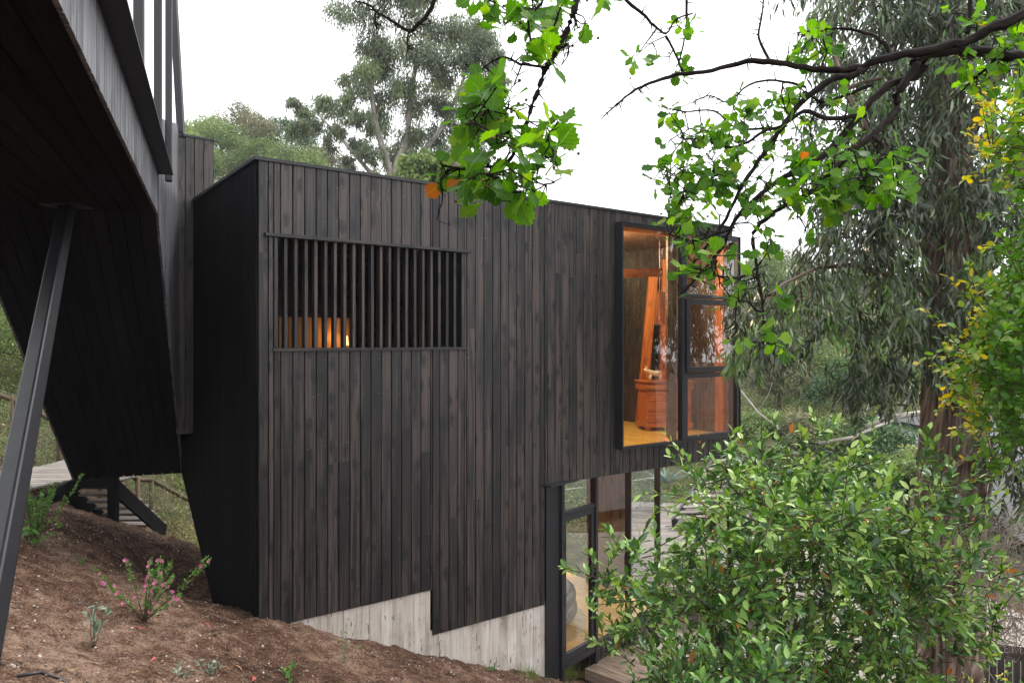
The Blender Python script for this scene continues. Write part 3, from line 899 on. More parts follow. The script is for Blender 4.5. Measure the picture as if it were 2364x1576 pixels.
# lower floor follows the glazing on its front edge
n_ = 22
for i in range(n_):
    qa, qb = i * 2.68 / n_, (i + 1) * 2.68 / n_
    p0, p1 = GP(qa + .001, -.04, 0), GP(qb - .001, -.04, 0)
    d = np.array([B2[0], B2[1], 0]) * 3.4
    c = [p0, p1, p1 + d, p0 + d]
    rn = random.random()
    fl.hexa([np.array([*x_[:2], -4.52]) for x_ in c] + [np.array([*x_[:2], -4.40]) for x_ in c],
            [(0, 0, rn), (.1, 0, rn), (.1, 3.4, rn), (0, 3.4, rn)] * 2)
fl.build('lower_floor', M['floor'], house)
lwall = MB()
planks(.30, 2.6, lambda a, b_: lwall.box(HP, 3.83, 3.86, a, b_, -4.4, ZO))
lwall.build('lower_wall', M['orange_wood'], house); lwall = MB()
planks(1.6, 2.6, lambda a, b_: lwall.box(HP, 6.9, 6.94, a, b_, -4.4, ZO))
lwall.build('lower_wall', M['brown_wood'], house)
# lower rear glazing bars
bk = MB()
for s_ in (4.1, 5.2, 6.3): bk.box(HP, s_, s_ + .05, 3.95, 4.0, -4.4, ZO)
bk.box(HP, 3.84, 7.2, 3.94, 4.01, -4.45, -4.38)
bk.build('rear_mullion', M['alu'], house)
bk = MB(); bk.box(HP, 1.2, 3.83, .36, 1.6, -5.6, -3.5); bk.build('basement_core', M['void'], house)

# tower / stair head beside the roof
tw = MB()
def TW(s_, r_, z_): return HP(s_, 2.82 + r_, z_)
for i in range(4):
    a, b_ = -.24 + i * .1175, -.24 + (i + 1) * .1175
    board(tw, TW, a + .0025, b_ - .0025, -1.25, -1.25, 2.735, 2.735, .02, random.random())
tww = tw.build('tower_wall', M['black_wood'], house)
tw = MB(); tw.box(TW, -.237, .228, .0005, 2.4, -1.25, 2.73); tw.build('tower_core', M['void'], house)
tw = MB(); tw.box(TW, -.26, .25, -.035, 2.42, 2.736, 2.765); tw.build('tower_cap', M['flash'], house)
tw = MB()
r_ = 0
while r_ < 2.35:
    tw.box(TW, .229, .247, r_ + .003, r_ + .126, -1.2, 2.73); r_ += .13
tw.build('tower_side', M['black_wood'], house)

# ------------------------------------------------------------------ footbridge
br = empty('footbridge', (*BP(3, 1.2, 0)[:2], H(*BP(3, 1.2, 0)[:2])), 'black timber covered stair bridge overhead with raking steel leg', 'footbridge')
ZB, ZL = 1.11, 1.47
A_B, A_E = 7.015, 11.88
L0, L1 = .5, 1.89
def blow(a): return ZB if a <= A_B else ZB - (a - A_B) * (3.09 / (A_E - A_B))
def btop(a):
    if a < 7.12: return ZL
    return 2.05 + (min(a, 10.3) - 7.4) * .26
def SB(s_, r_, z_): return BP(s_, L0 + r_, z_)
def SB2(s_, r_, z_): return BP(s_, L1 - r_, z_)
for nm, fr2 in (('side_wall', SB), ('far_side_wall', SB2)):
    mb = MB(); a = -3.3
    while a < A_E:
        b_ = min(a + .118, A_E)
        if a < A_B < b_: b_ = A_B
        if a < 7.12 < b_: b_ = 7.12
        t0 = btop(a + 1e-3); t1 = btop(b_ - 1e-3)
        if b_ - a > .01:
            board(mb, fr2, a + .0022, b_ - .0022, blow(a), blow(b_), t0, t1, .02, random.random())
        a = b_
    mb.build(nm, M['grey_wood_sheen'], br)
mb = MB()
for La, Lb in ((L0 + .001, L0 + .06), (L1 - .06, L1 - .001)):
    pts = [(-3.3, ZB + .01), (A_B, ZB + .01), (A_E, blow(A_E) + .01), (A_E, btop(A_E)-.01), (7.12, btop(7.13)-.01), (7.12, ZL-.005), (-3.3, ZL-.005)]
    v = [BP(a, La, z) for a, z in pts] + [BP(a, Lb, z) for a, z in pts]; n_ = len(pts)
    mb.add(v, [tuple(range(n_)), tuple(range(2 * n_ - 1, n_ - 1, -1))] + [(i, i + n_, (i + 1) % n_ + n_, (i + 1) % n_) for i in range(n_)])
mb.build('side_core', M['void'], br)
# soffit boards
mb = MB(); L = L0 + .0
nb = 11; wb = (L1 - L0) / nb
for i in range(nb):
    la, lb = L0 + i * wb + .004, L0 + (i + 1) * wb - .004
    rn = random.random()
    for (a0, a1) in ((-3.3, A_B), (A_B, A_E)):
        c = [BP(a0, la, blow(a0)), BP(a1, la, blow(a1)), BP(a1, lb, blow(a1)), BP(a0, lb, blow(a0))]
        up = np.array([0, 0, .03])
        mb.hexa([p for p in c] + [p + up for p in c], [(la, a0, rn), (la, a1, rn), (lb, a1, rn), (lb, a0, rn)] * 2)
mb.build('soffit', M['black_wood_shaded'], br)
mb = MB()
for (a0, a1) in ((-3.3, A_B), (A_B, A_E)):
    c = [BP(a0, L0 + .06, blow(a0) + .031), BP(a1, L0 + .06, blow(a1) + .031), BP(a1, L1 - .06, blow(a1) + .031), BP(a0, L1 - .06, blow(a0) + .031)]
    mb.hexa(c + [p + np.array([0, 0, .22]) for p in c])
mb.build('deck', M['black_wood_shaded'], br)
mb = MB()
mb.box(BP, -3.3, 7.10, .362, L0 + .06, ZL, ZL + .012)
mb.box(BP, -3.3, 7.10, L1 - .06, L1 + .138, ZL, ZL + .012)
mb.build('ledge', M['flash'], br, bevel=.001)
for D_, L_ in ((4.28, .43), (5.66, .43), (6.75, .42), (2.9, .43), (1.5, .43), (0.2, .43)):
    a = (D_ + N2[1] * L_) / U2[1]
    a = (D_ - (-N2[1] * L_)) / U2[1]
    mb = MB(); mb.box(BP, a - .03, a + .03, L_ - .03, L_ + .03, ZL + .013, 4.3)
    mb.build('railing_post', M['steel'], br, bevel=.012)
mb = MB(); mb.box(BP, -3, 7.2, .38, .48, 4.3, 4.42); mb.build('head_rail', M['steel'], br, bevel=.006)
# leaning dark rail on the stair head
mb = MB(); mb.beam(Q(417, 322, 9.66) + np.array([0.0, 0.02, 0]), Q(397, -60, 9.66), .09, .06, (0, 1, 0)); mb.build('leaning_rail', M['alu'], br)
# raking steel leg
p_top = P(154, 478, 5.92); p_bot = P(-33, 1460, 2.8)
dv = (p_bot - p_top)
p_bot2 = p_top + dv * 1.22
tN = nrm(dv)
mb = MB()
view = nrm((p_top + p_bot) / 2)
side = nrm(np.cross(tN, [0, 0, 1]))
sd2 = Matrix.Rotation(math.radians(28), 3, Vector(tN)) @ Vector(side)
mb.beam(p_top + tN * .02, p_bot2, .098, .098, tuple(sd2))
mb.build('leg', M['steel'], br, bevel=.014)
mb = MB(); mb.box(lambda a, b, c: np.array([p_top[0] + a, p_top[1] + b, c]), -.16, .16, -.12, .12, ZB - .014, ZB - .001); mb.build('leg_plate', M['steel'], br)

# ------------------------------------------------------------------ path deck and stairs at left
dk = empty('boardwalk', P(120, 1140, 11.5), 'grey plank boardwalk with dark beams beside the wire fence', 'boardwalk')
zt = -2.18
pa = [P(-60, 1150, 10.5), P(60, 1090, 12.0)]
mb = MB()
def WP(x_, y_, z_): return np.array([x_, y_, z_])
for i in range(30):
    y0 = 10.3 + i * .14
    xl = -8.2 - max(0, (12.6 - y0)) * .35; xr = -6.95 + (y0 - 11.3) * .25
    if y0 > 11.25: xr = -6.1
    c = [(xl, y0), (xr, y0 + (.02)), (xr, y0 + .128), (xl, y0 + .122)]
    rn = random.random()
    if y0 > 13.6: continue
    mb.hexa([WP(a, b_, zt - .03) for a, b_ in c] + [WP(a, b_, zt) for a, b_ in c], [(b_, a, rn) for a, b_ in c] * 2)
mb.build('planks', M['deck'], dk)
mb = MB()
mb.beam(P(62, 1172, 9.9), P(182, 1112, 11.25), .06, .20); mb.beam(P(182, 1112, 11.25), P(272, 1112, 11.2), .06, .17)
mb.build('edge_beam', M['black_wood_shaded'], dk)
mb = MB(); mb.beam(P(260, 1095, 11.2), P(260, 1235, 11.2), .12, .12, (0, 1, 0)); mb.build('post', M['black_wood_shaded'], dk)
st = empty('wooden_stairs', P(260, 1190, 12.0), 'dark open stairs going down behind the mound under the bridge', 'stairs')
mb = MB()
for (xa, xb) in ((-6.17, -6.40), (-7.02, -7.25)):
    mb.beam((xa, 11.25, -2.30), (xb, 13.3, -3.52), .05, .24)
mb.build('stringer', M['black_wood_shaded'], st)
mb = MB()
for i in range(7):
    f_ = (i + .5) / 7
    y_ = 11.3 + f_ * 1.95; z_ = -2.27 - f_ * 1.20; x_ = -6.19 - f_ * .22
    mb.box(WP, x_ - .80, x_ + .0, y_, y_ + .24, z_, z_ + .04)
mb.build('treads', M['deck'], st)

# ------------------------------------------------------------------ log and wire fence
def fence(name, pts, h, label, wires=True):
    root = empty(name, pts[0], label, 'fence')
    r = MB(); r.tube([np.array(p) + np.array([0, 0, h]) for p in pts], .045, 8); r.build('rail', M['log'], root, smooth=True)
    for p in pts[::1]:
        mb = MB(); mb.tube([np.array(p) + np.array([0, 0, -.3]), np.array(p) + np.array([0, 0, h + .06])], [.05, .045], 8); mb.build('post', M['log'], root, smooth=True)
    if wires:
        wm = MB()
        for a, b_ in zip(pts[:-1], pts[1:]):
            a = np.array(a); b_ = np.array(b_); L_ = np.linalg.norm(b_ - a); n1 = int(L_ / .06)
            for i in range(n1):
                p = a + (b_ - a) * i / n1
                wm.tube([p + [0, 0, .02], p + [0.01, 0.01, h * .5], p + [0, 0, h + .12]], .0022, 3, False)
            for k_ in range(int((h + .12) / .12) + 1):
                wm.tube([a + [0, 0, .02 + k_ * .12], (a + b_) / 2 + [0, 0, .01 + k_ * .12], b_ + [0, 0, .02 + k_ * .12]], .0022, 3, False)
        wm.build('wire_mesh', M['wire'], root)
    return root
def fpt(x, y, D, h): p = P(x, y, D); return (p[0], p[1], p[2] - h)
fence('wire_fence', [fpt(-110, 868, 12.6, 1.15), fpt(28, 918, 12.9, 1.15), fpt(135, 972, 13.3, 1.15), fpt(230, 1040, 13.7, 1.1), fpt(316, 1120, 14.1, 1.0), fpt(348, 1142, 14.6, .8), fpt(460, 1200, 16.0, .8)], 1.12,
      'log rail fence with wire mesh along the boardwalk at far left')


# ------------------------------------------------------------------ terrace beyond, stairs, landing, fence
tr = empty('terrace_deck', (4.0, 16.5, YARD), 'grey plank terrace deck with dark edge seen past the glazed corner', 'deck')
mb = MB()
for i in range(52):
    y0 = 12.9 + i * .14
    if y0 > 19.9: break
    xl = 2.2 + (y0 - 12.9) * .05; xr = 5.3 + (y0 - 12.9) * .12
    rn = random.random()
    c = [(xl, y0), (xr, y0 - .5), (xr, y0 - .5 + .128), (xl, y0 + .128)]
    mb.hexa([WP(a, b_, -4.44) for a, b_ in c] + [WP(a, b_, -4.41) for a, b_ in c], [(b_, a, rn) for a, b_ in c] * 2)
mb.build('planks', M['deck'], tr)
mb = MB(); mb.beam((2.2, 12.86, -4.54), (5.35, 12.3, -4.54), .05, .2); mb.beam((5.4, 12.3, -4.54), (6.2, 19.3, -4.54), .05, .2)
mb.beam(P(1545, 1190, 17.2), P(1620, 1180, 17.4), .06, .16)
for x_, y_ in ((2.4, 13), (5.2, 12.6), (2.6, 19.5), (6.0, 19)): mb.beam((x_, y_, -4.5), (x_, y_, -5.6), .12, .12, (0, 1, 0))
mb.build('edge_beam', M['steel'], tr)
gs = empty('garden_stairs', P(1590, 1215, 17.5), 'black open tread stairs climbing the grassy slope behind the house', 'stairs')
mb = MB()
a0, a1 = P(1545, 1205, 16.8), P(1640, 1062, 20.0)
sdv = np.array([.85, .12, 0])
for o_ in (0, 1): mb.beam(a0 + sdv * o_, a1 + sdv * o_, .05, .2)
mb.build('stringer', M['alu'], gs)
mb = MB()
for i in range(13):
    p = a0 + (a1 - a0) * (i + .5) / 13 + np.array([0, 0, .06])
    mb.beam(p, p + sdv, .24, .035)
mb.build('treads', M['deck'], gs)
ld = empty('door_landing', GP(.5, .6, -4.7), 'small brown plank landing below the glazed door', 'landing')
mb = MB()
for i in range(8):
    q0 = .62 + i * .135
    mb.box(GP, q0, q0 + .128, .02, 1.35, -4.72, -4.69)
mb.build('planks', M['deck_warm'], ld)
mb = MB(); mb.box(GP, .6, 1.72, 1.352, 1.39, -4.84, -4.685); mb.box(GP, .575, .615, .02, 1.39, -4.84, -4.685); mb.box(GP, 1.705, 1.74, .02, 1.35, -4.84, -4.685)
for q0 in (.65, 1.6): mb.box(GP, q0, q0 + .08, 1.2, 1.3, -5.6, -4.725)
mb.build('edge_board', M['deck_warm'], ld)
fc = empty('board_fence', P(2260, 1560, 10.3), 'low black vertical board fence right of the tree trunk', 'fence')
mb = MB()
f0 = P(2150, 1462, 10.6); f1 = P(2560, 1475, 9.8); dl = (f1 - f0); LL = np.linalg.norm(dl[:2]); fd = dl[:2] / LL; fn_ = np.array([fd[1], -fd[0]])
def FF(s_, r_, z_): p = f0[:2] + fd * s_ - fn_ * r_; return np.array([p[0], p[1], z_])
s_ = 0
while s_ < LL:
    board(mb, FF, s_, s_ + .088, -5.6, -5.6, f0[2], f0[2], .02, random.random()); s_ += .095
mb.build('boards', M['black_wood'], fc)
mb = MB(); mb.box(FF, 0, LL, .002, .05, f0[2] - .2, f0[2] - .12); mb.box(FF, 0, LL, .002, .05, -5.1, -5.02); mb.build('rail', M['void'], fc)

# white house far right in the valley
wh = empty('white_house', P(2330, 1210, 25), 'white rendered house with dark roof edge, glimpsed behind the trunk', 'house')
mb = MB(); mb.box(WP, 15.6, 24.5, 24.5, 31, -8, -3.4); mb.build('wall', M['white'], wh)
mb = MB(); mb.box(WP, 15.4, 24.8, 24.3, 31.3, -3.39, -3.2); mb.build('roof', M['flash'], wh)
for x_ in (17.2, 19.6):
    mb = MB(); mb.box(WP, x_, x_ + 1.1, 24.44, 24.49, -5.9, -4.6); w_o = mb.build('window', M['alu'], wh)
    mb = MB(); mb.box(WP, x_ + .06, x_ + 1.04, 24.42, 24.437, -5.84, -4.66); mb.build('pane', M['glass'], w_o)

# guard rail along the road
gr = empty('guard_rail', (RD[2][0] + 7.5, RD[2][1], YARD), 'galvanised guard rail along the far side of the asphalt road', 'guard rail')
Lr, Rr = ribbon(7.2, 7.3, 0)
mb = MB(); mb2 = MB()
for a, b_, c_, d_ in zip(Lr[:-1], Lr[1:], RD[:-1], RD[1:]):
    za = YARD + .75 + max(0, c_[1] - 16) * .10; zb_ = YARD + .75 + max(0, d_[1] - 16) * .10
    mb.beam((*a, za), (*b_, zb_), .05, .28)
    for k in range(3):
        p = a + (b_ - a) * k / 3; mb2.beam((p[0] + .06, p[1], YARD - .6), (p[0] + .06, p[1], za + .1), .08, .1, (0, 1, 0))
mb.build('beam', M['white'], gr); mb2.build('posts', M['wire'], gr)

# ------------------------------------------------------------------ interior things
ch = empty('chest_of_drawers', P(1520, 990, 12.4), 'orange wooden chest of drawers standing behind the tall window', 'chest of drawers')
cx = P(1482, 990, 12.35)
def CH(a, b_, z_): return np.array([cx[0] + a * .97 + b_ * -.2, cx[1] + a * .12 + b_ * .98, -1.55 + z_])
mb = MB()
mb.box(CH, .03, .85, .02, .42, .06, .70); mb.box(CH, .0, .88, -.01, .45, .701, .80); mb.box(CH, .01, .87, .0, .44, .06, .13)
mb.box(CH, .02, .86, 0, .43, .801, .83); mb.box(CH, -.02, .90, -.03, .46, .831, .86)
for a in (.03, .78): mb.box(CH, a, a + .08, .02, .10, 0, .06); mb.box(CH, a, a + .08, .34, .42, 0, .06)
cab = mb.build('cabinet', M['orange_wood'], ch, bevel=.008)
for z_ in (.145, .33, .515):
    mb = MB(); mb.box(CH, .06, .82, .0, .018, z_, z_ + .17); dr_ = mb.build('drawer', M['orange_wood'], ch, bevel=.006)
    for x_ in (.22, .64):
        mb = MB(); mb.tube([CH(x_, -.002, z_ + .085), CH(x_, -.025, z_ + .085)], [.009, .014], 8); mb.build('knob', M['orange_wood'], dr_)
mb = MB(); mb.box(CH, .04, .84, -.02, -.011, .72, .785); mb.build('top_drawer', M['orange_wood'], ch, bevel=.006)
fg = MB()
tz = .862
body = [CH(.14, .2, tz + .15), CH(.22, .2, tz + .12), CH(.34, .2, tz + .12), CH(.38, .2, tz + .14)]
fg.tube([CH(.06, .2, tz + .19), CH(.10, .2, tz + .17), CH(.15, .2, tz + .15), CH(.24, .2, tz + .115), CH(.34, .2, tz + .12), CH(.38, .2, tz + .12)], [.02, .035, .035, .05, .05, .03], 10)
for a, b_ in ((.17, .175), (.17, .225), (.35, .175), (.35, .225)): fg.tube([CH(a, b_, tz + .1), CH(a, b_, tz)], [.022, .016], 8)
fg.tube([CH(.11, .18, tz + .19), CH(.10, .17, tz + .24)], [.014, .006], 6); fg.tube([CH(.11, .22, tz + .19), CH(.10, .23, tz + .24)], [.014, .006], 6)
tag(fg.build('animal_figurine', M['cream'], smooth=True), 'cream animal figurine standing on the orange chest of drawers', 'figurine')
bw = MB(); bw.tube([CH(.50, .2, tz), CH(.50, .2, tz + .02), CH(.50, .2, tz + .09), CH(.50, .2, tz + .13)], [.05, .06, .085, .07], 14)
tag(bw.build('red_bowl', M['red'], smooth=True), 'round red pot beside the figurine on the chest', 'pot')

def emis(name, col, st_):
    m, t, b = newmat(name)
    b.inputs['Base Color'].default_value = (*col, 1); b.inputs['Emission Color'].default_value = (*col, 1); b.inputs['Emission Strength'].default_value = st_
    return m
M['lamp'] = emis('lamp_glow', (1.0, .60, .26), 1.6)
def pointlight(p, e, col=(1, .76, .46), rad=.08):
    d = bpy.data.lights.new('lamp_light', 'POINT'); d.energy = e; d.color = col; d.shadow_soft_size = rad
    o = bpy.data.objects.new('lamp_light', d); COL.objects.link(o); o.location = Vector([float(v) for v in p]); return o
def ceiling_lamp(p, label, e, nm='ceiling_lamp'):
    root = empty(nm, p, label, 'lamp')
    mb = MB(); mb.tube([p, np.array(p) - [0, 0, .06]], [.075, .075], 16); mb.build('housing', M['cream'], root)
    mb = MB(); mb.tube([np.array(p) - [0, 0, .061], np.array(p) - [0, 0, .075]], [.06, .055], 16); mb.build('bulb', M['lamp'], root)
    l = pointlight(np.array(p) - [0, 0, .22], e); l.parent = root; l.location = l.location - root.location
ceiling_lamp(HP(5.45, .9, 1.70), 'small ceiling lamp near the tall window inside the upper room', 240)
ceiling_lamp(HP(7.2, 2.9, 1.70), 'small ceiling lamp deep in the upper room near the right wall', 12)
pt = P(1515, 712, 12.3)
pd = empty('pendant_lamp', pt, 'orange box shaped wooden pendant hanging in the upper room', 'pendant')
mb = MB(); mb.box(lambda a, b_, c_: pt + np.array([a, b_, c_]), -.085, .085, -.06, .06, -.28, .28); mb.build('shade', M['orange_wood'], pd, bevel=.006)
mb = MB(); mb.tube([pt + [0, 0, .28], pt + [0, 0, 1.2]], .006, 6); mb.tube([pt + [0, 0, -.28], pt + [0, 0, -1.3]], .005, 6); mb.build('cord', M['orange_wood'], pd)
ceiling_lamp(HP(5.0, 1.8, ZO - .06), 'ceiling lamp in the lower glazed room', 50)
# table lamp behind the slats
tp = HP(2.08, 2.62, .05)
tl_ = empty('wall_lamp', tp, 'small lamp on the wooden wall behind the slats', 'lamp')
mb = MB(); mb.tube([tp + [0, 0, -.12], tp + [0, 0, .02]], [.05, .035], 12); mb.build('shade', M['lamp'], tl_)
l = pointlight(tp + np.array([-.12, -.15, .0]), 1.5, (1, .55, .22), .04); l.parent = tl_; l.location = l.location - tl_.location
# dark curved sofa in the lower room
so_ = empty('sofa', GP(.6, -1.2, -4.4), 'dark curved sofa on the yellow floor of the lower room', 'sofa')
mb = MB()
arc = [GP(.75 + .95 * math.cos(th), -1.5 + .85 * math.sin(th), -3.95) for th in np.linspace(.2, math.pi - .2, 14)]
mb.tube([p * np.array([1, 1, 0]) + np.array([0, 0, -4.02]) for p in arc], .13, 10); mb.build('backrest', M['blackplastic'], so_, smooth=True)
mb = MB(); mb.tube([p * np.array([1, 1, 0]) + np.array([0, 0, -4.22]) for p in arc], .15, 10); mb.build('seat', M['blackplastic'], so_, smooth=True)

# ------------------------------------------------------------------ vegetation builders
def inpoly(x, y, poly):
    c = False; j = len(poly) - 1
    for i in range(len(poly)):
        xi, yi = poly[i]; xj, yj = poly[j]
        if (yi > y) != (yj > y) and x < (xj - xi) * (y - yi) / (yj - yi) + xi: c = not c
        j = i
    return c
def clumps_in(poly, n, D0, D1, r0, r1, mind=.55, tries=6000):
    xs = [p[0] for p in poly]; ys = [p[1] for p in poly]; out = []
    for _ in range(tries):
        x = random.uniform(min(xs), max(xs)); y = random.uniform(min(ys), max(ys))
        if not inpoly(x, y, poly): continue
        D = random.uniform(D0, D1); p = P(x, y, D); r = random.uniform(r0, r1)
        if all(np.linalg.norm(p - q_[0]) > mind * (r + q_[1]) for q_ in out): out.append((p, r))
        if len(out) >= n: break
    return out
def limb_to(mb, nodes, target, rad0, n=7, wob=.08, sag=0.0, sides=6, tip=.3):
    """curved limb from the nearest node to target; nodes = list of (pos, radius)"""
    tg = np.asarray(target, float)
    best = min(nodes, key=lambda q_: np.linalg.norm(q_[0] - tg) + (.6 * max(0, q_[0][2] - tg[2])))
    p0, r0 = best
    L = np.linalg.norm(tg - p0)
    if L < 1e-3: return
    rr = max(min(r0 * .75, rad0), .3 * rad0)
    ctrl = (p0 + tg) / 2 + np.array([0, 0, .16 * L - sag * L]) + rng.normal(size=3) * wob * L
    pts = []; rad = []
    for i in range(n + 1):
        f_ = i / n
        p = p0 * (1 - f_) ** 2 + ctrl * 2 * f_ * (1 - f_) + tg * f_ * f_
        if 0 < i < n: p = p + rng.normal(size=3) * wob * .18 * L
        pts.append(p); rad.append(rr * (1 - f_) + rr * tip * f_)
    mb.tube(pts, rad, sides, False)
    for p, r_ in list(zip(pts, rad))[2:]: nodes.append((p, r_))

def droop_foliage(clumps, tufts, per, llen, hang=1.0, spread=.16, seed=0):
    """eucalyptus style tufts: leaves hanging from arching twigs"""
    pos = []; ax = []; nr = []; sc = []; rd = []; tw = []
    for (c, r) in clumps:
        k = max(3, int(tufts * (r / .55) ** 1.6)) if tufts > 0 else 6
        d = rng.normal(size=(k, 3)); d /= np.linalg.norm(d, axis=1, keepdims=True)
        d[:, 2] = d[:, 2] * .8 + .1
        rad = r * rng.random(k) ** .45
        tip = c + d * rad[:, None]
        base = rng.random() * .44 - .22
        if rng.random() < .07: base = .46
        for i in range(k):
            m_ = max(4, int(per * random.uniform(.6, 1.4)))
            out = d[i] * np.array([1, 1, .2]); out = out / (np.linalg.norm(out) + 1e-6)
            L = r * random.uniform(.5, .95) * hang
            t_ = rng.random(m_) ** .8
            pth = tip[i] + out * (t_[:, None] * L * .45) + np.array([0, 0, -1.0]) * ((t_ ** 1.5)[:, None] * L)
            pos.append(pth + rng.normal(size=(m_, 3)) * spread * r * .35)
            a = np.array([0, 0, -1.0]) + rng.normal(size=(m_, 3)) * .38 + out * .25
            ax.append(a); nr.append(rng.normal(size=(m_, 3)) * np.array([1, 1, .3]))
            sc.append(llen * rng.uniform(.6, 1.25, m_))
            b2 = base + random.uniform(-.22, .22)
            rd.append(np.clip(.5 + b2 + rng.normal(size=m_) * .2, 0, .99))
            tt = np.linspace(0, 1, 4)
            tw.append([tip[i] + out * (u * L * .45) + np.array([0, 0, -1.0]) * (u ** 1.5 * L) for u in tt])
    return np.concatenate(pos), np.concatenate(ax), np.concatenate(nr), np.concatenate(sc), np.concatenate(rd), tw

# ---- eucalyptus behind the house
def px_list(lst, D, jit=1.5):
    return [(P(x, y, D + random.uniform(-jit, jit)), r / F * D) for x, y, r in lst]
et_label = 'tall pale limbed eucalyptus rising behind the timber roof against white sky'
cl1 = px_list([(850, 30, 62), (905, -15, 60), (955, 40, 65), (1010, 75, 60), (1065, 62, 58), (1110, 95, 48), (1135, 130, 34), (850, 100, 48), (905, 110, 58), (960, 120, 55), (1015, 135, 52), (1070, 130, 50), (1105, 165, 38), (1138, 190, 26),
    (842, 160, 42), (815, 205, 42), (780, 250, 40), (742, 235, 34), (712, 262, 34), (680, 240, 26), (690, 285, 24), (735, 290, 30), (775, 300, 32), (700, 300, 24), (665, 310, 16), 
    (870, 170, 45), (885, 225, 45), (870, 285, 45), (925, 190, 50), (950, 245, 48), (940, 310, 48), (1000, 195, 48), (1030, 245, 44), (1005, 300, 40), (1075, 215, 42), (1090, 265, 34), (1050, 300, 36), (1100, 310, 30),
    (830, 265, 32), (815, 330, 30), (850, 345, 36), (900, 350, 40), (955, 360, 34), (1005, 350, 34), (1060, 350, 34), (760, 340, 22), (800, 370, 22), (1110, 350, 28), (880, -60, 60), (960, -40, 60), (850, 395, 26), (920, 400, 26), (1020, 390, 28), (1085, 385, 30)], 34)
cl1 = [(p, r * .62) for (p, r) in cl1 for _ in range(1)] + [(p + rng.normal(size=3) * r * .4, r * .45) for (p, r) in cl1]
bx, by = P(900, 420, 34)[:2]
et = empty('eucalyptus_tree', (bx, by, float(H(bx, by, False))), et_label, 'tree', 'eucalyptus trees')
mb = MB(); nodes = []
def trunkline(pts, rads, mb, nodes, sides=8):
    mb.tube(pts, rads, sides, False)
    for i in range(len(pts) - 1):
        for f_ in (0, .5):
            nodes.append((np.asarray(pts[i]) * (1 - f_) + np.asarray(pts[i + 1]) * f_, rads[i] * (1 - f_) + rads[i + 1] * f_))
trunkline([np.array([bx, by, H(bx, by, False) - .5]), P(903, 400, 34), P(935, 330, 34), P(940, 260, 34.2), P(950, 180, 34), P(975, 90, 33.8)], [.42, .24, .20, .16, .11, .05], mb, nodes)
trunkline([P(903, 420, 34), P(865, 300, 33.6), P(850, 200, 33.5), P(862, 90, 33.4)], [.20, .13, .10, .04], mb, nodes)
trunkline([P(903, 430, 34), P(850, 400, 33.5), P(790, 330, 33), P(735, 270, 33)], [.16, .11, .08, .03], mb, nodes)
trunkline([P(915, 420, 34), P(975, 350, 34), P(1020, 290, 34.5), P(1060, 200, 34.5), P(1085, 120, 34.5)], [.18, .13, .10, .07, .03], mb, nodes)
for (p, r) in sorted(cl1, key=lambda q_: q_[0][2]): limb_to(mb, nodes, p, .055, 5, .10, sides=5)
mb.build('trunk', M['bark_pale'], et, smooth=True)
pos, ax, nr_, sc_, rd_, tw_ = droop_foliage(cl1, 36, 28, .20, .95, .75)
leaf_mesh('crown', LANCE, pos, ax, nr_, sc_, M['euc_far'], et, rnd=rd_, wscale=np.full(len(pos), 1.9))

# ---- big eucalyptus at right
TX = lambda x, y, D=10.0: P(x, y, D)
bt = empty('eucalyptus_tree', (TX(2168, 1600)[0], 10.0, YARD - .1), 'huge stringy barked eucalyptus trunk with drooping dark leaves at the right', 'tree', 'eucalyptus trees')
cen = [(2160, 1700, .60), (2162, 1600, .50), (2168, 1480, .45), (2172, 1300, .43), (2178, 1150, .43), (2186, 1000, .42), (2192, 860, .40), (2196, 720, .38), (2192, 600, .37), (2186, 500, .33), (2180, 380, .27), (2172, 250, .22), (2168, 100, .18), (2160, -60, .14), (2150, -220, .10)]
ys_ = np.linspace(0, len(cen) - 1, 150)
ca = np.array(cen, float)
cp = np.stack([np.interp(ys_, range(len(cen)), ca[:, i]) for i in range(3)], -1)
nth = 150
mb = MB(); vs = []; bc = []
th = np.linspace(0, 2 * math.pi, nth, endpoint=False)
for i, (x_, y_, r_) in enumerate(cp):
    c = TX(x_, y_)
    z_ = c[2]
    tw_ang = th + z_ * .10
    rid = 1.5 * np.abs(fbm(tw_ang * 6.5 + 3, np.full(nth, z_ * .30), 3, 5)) - .5 + .5 * fbm(tw_ang * 14, np.full(nth, z_ * .5), 2, 55) + .8 * fbm(np.sin(tw_ang) * 6 + 9, np.cos(tw_ang) * 6 + z_ * .22, 3, 8)
    wrap = sstep(np.minimum(th, 2 * math.pi - th) / .35)
    R = r_ * (1 + .26 * rid * wrap + .06 * np.sin(3 * th + z_ * .3))
    for k in range(nth):
        vs.append((c[0] + R[k] * math.cos(th[k]), 10.0 + R[k] * math.sin(th[k]), z_)); bc.append((tw_ang[k] * r_, z_, .3))
fs = [(i * nth + k, i * nth + (k + 1) % nth, (i + 1) * nth + (k + 1) % nth, (i + 1) * nth + k) for i in range(len(cp) - 1) for k in range(nth)]
mb.add(vs, fs, bc); nodes = [(TX(x_, y_), r_ * .7) for x_, y_, r_ in cen[8:]]
trunkline([TX(2190, 700), P(2120, 668, 9.8), P(2050, 640, 9.6), P(1960, 612, 9.4), P(1880, 618, 9.2), P(1800, 655, 9.1), P(1760, 690, 9.0)], [.10, .06, .045, .035, .025, .018, .01], mb, nodes, 8)
trunkline([TX(2185, 520), P(2100, 420, 9.6), P(2010, 330, 9.2), P(1940, 210, 9.0), P(1900, 80, 9.0)], [.13, .09, .06, .04, .02], mb, nodes, 8)
trunkline([TX(2190, 560), P(2330, 450, 10.3), P(2480, 380, 10.6), P(2640, 340, 11)], [.14, .10, .07, .03], mb, nodes, 8)
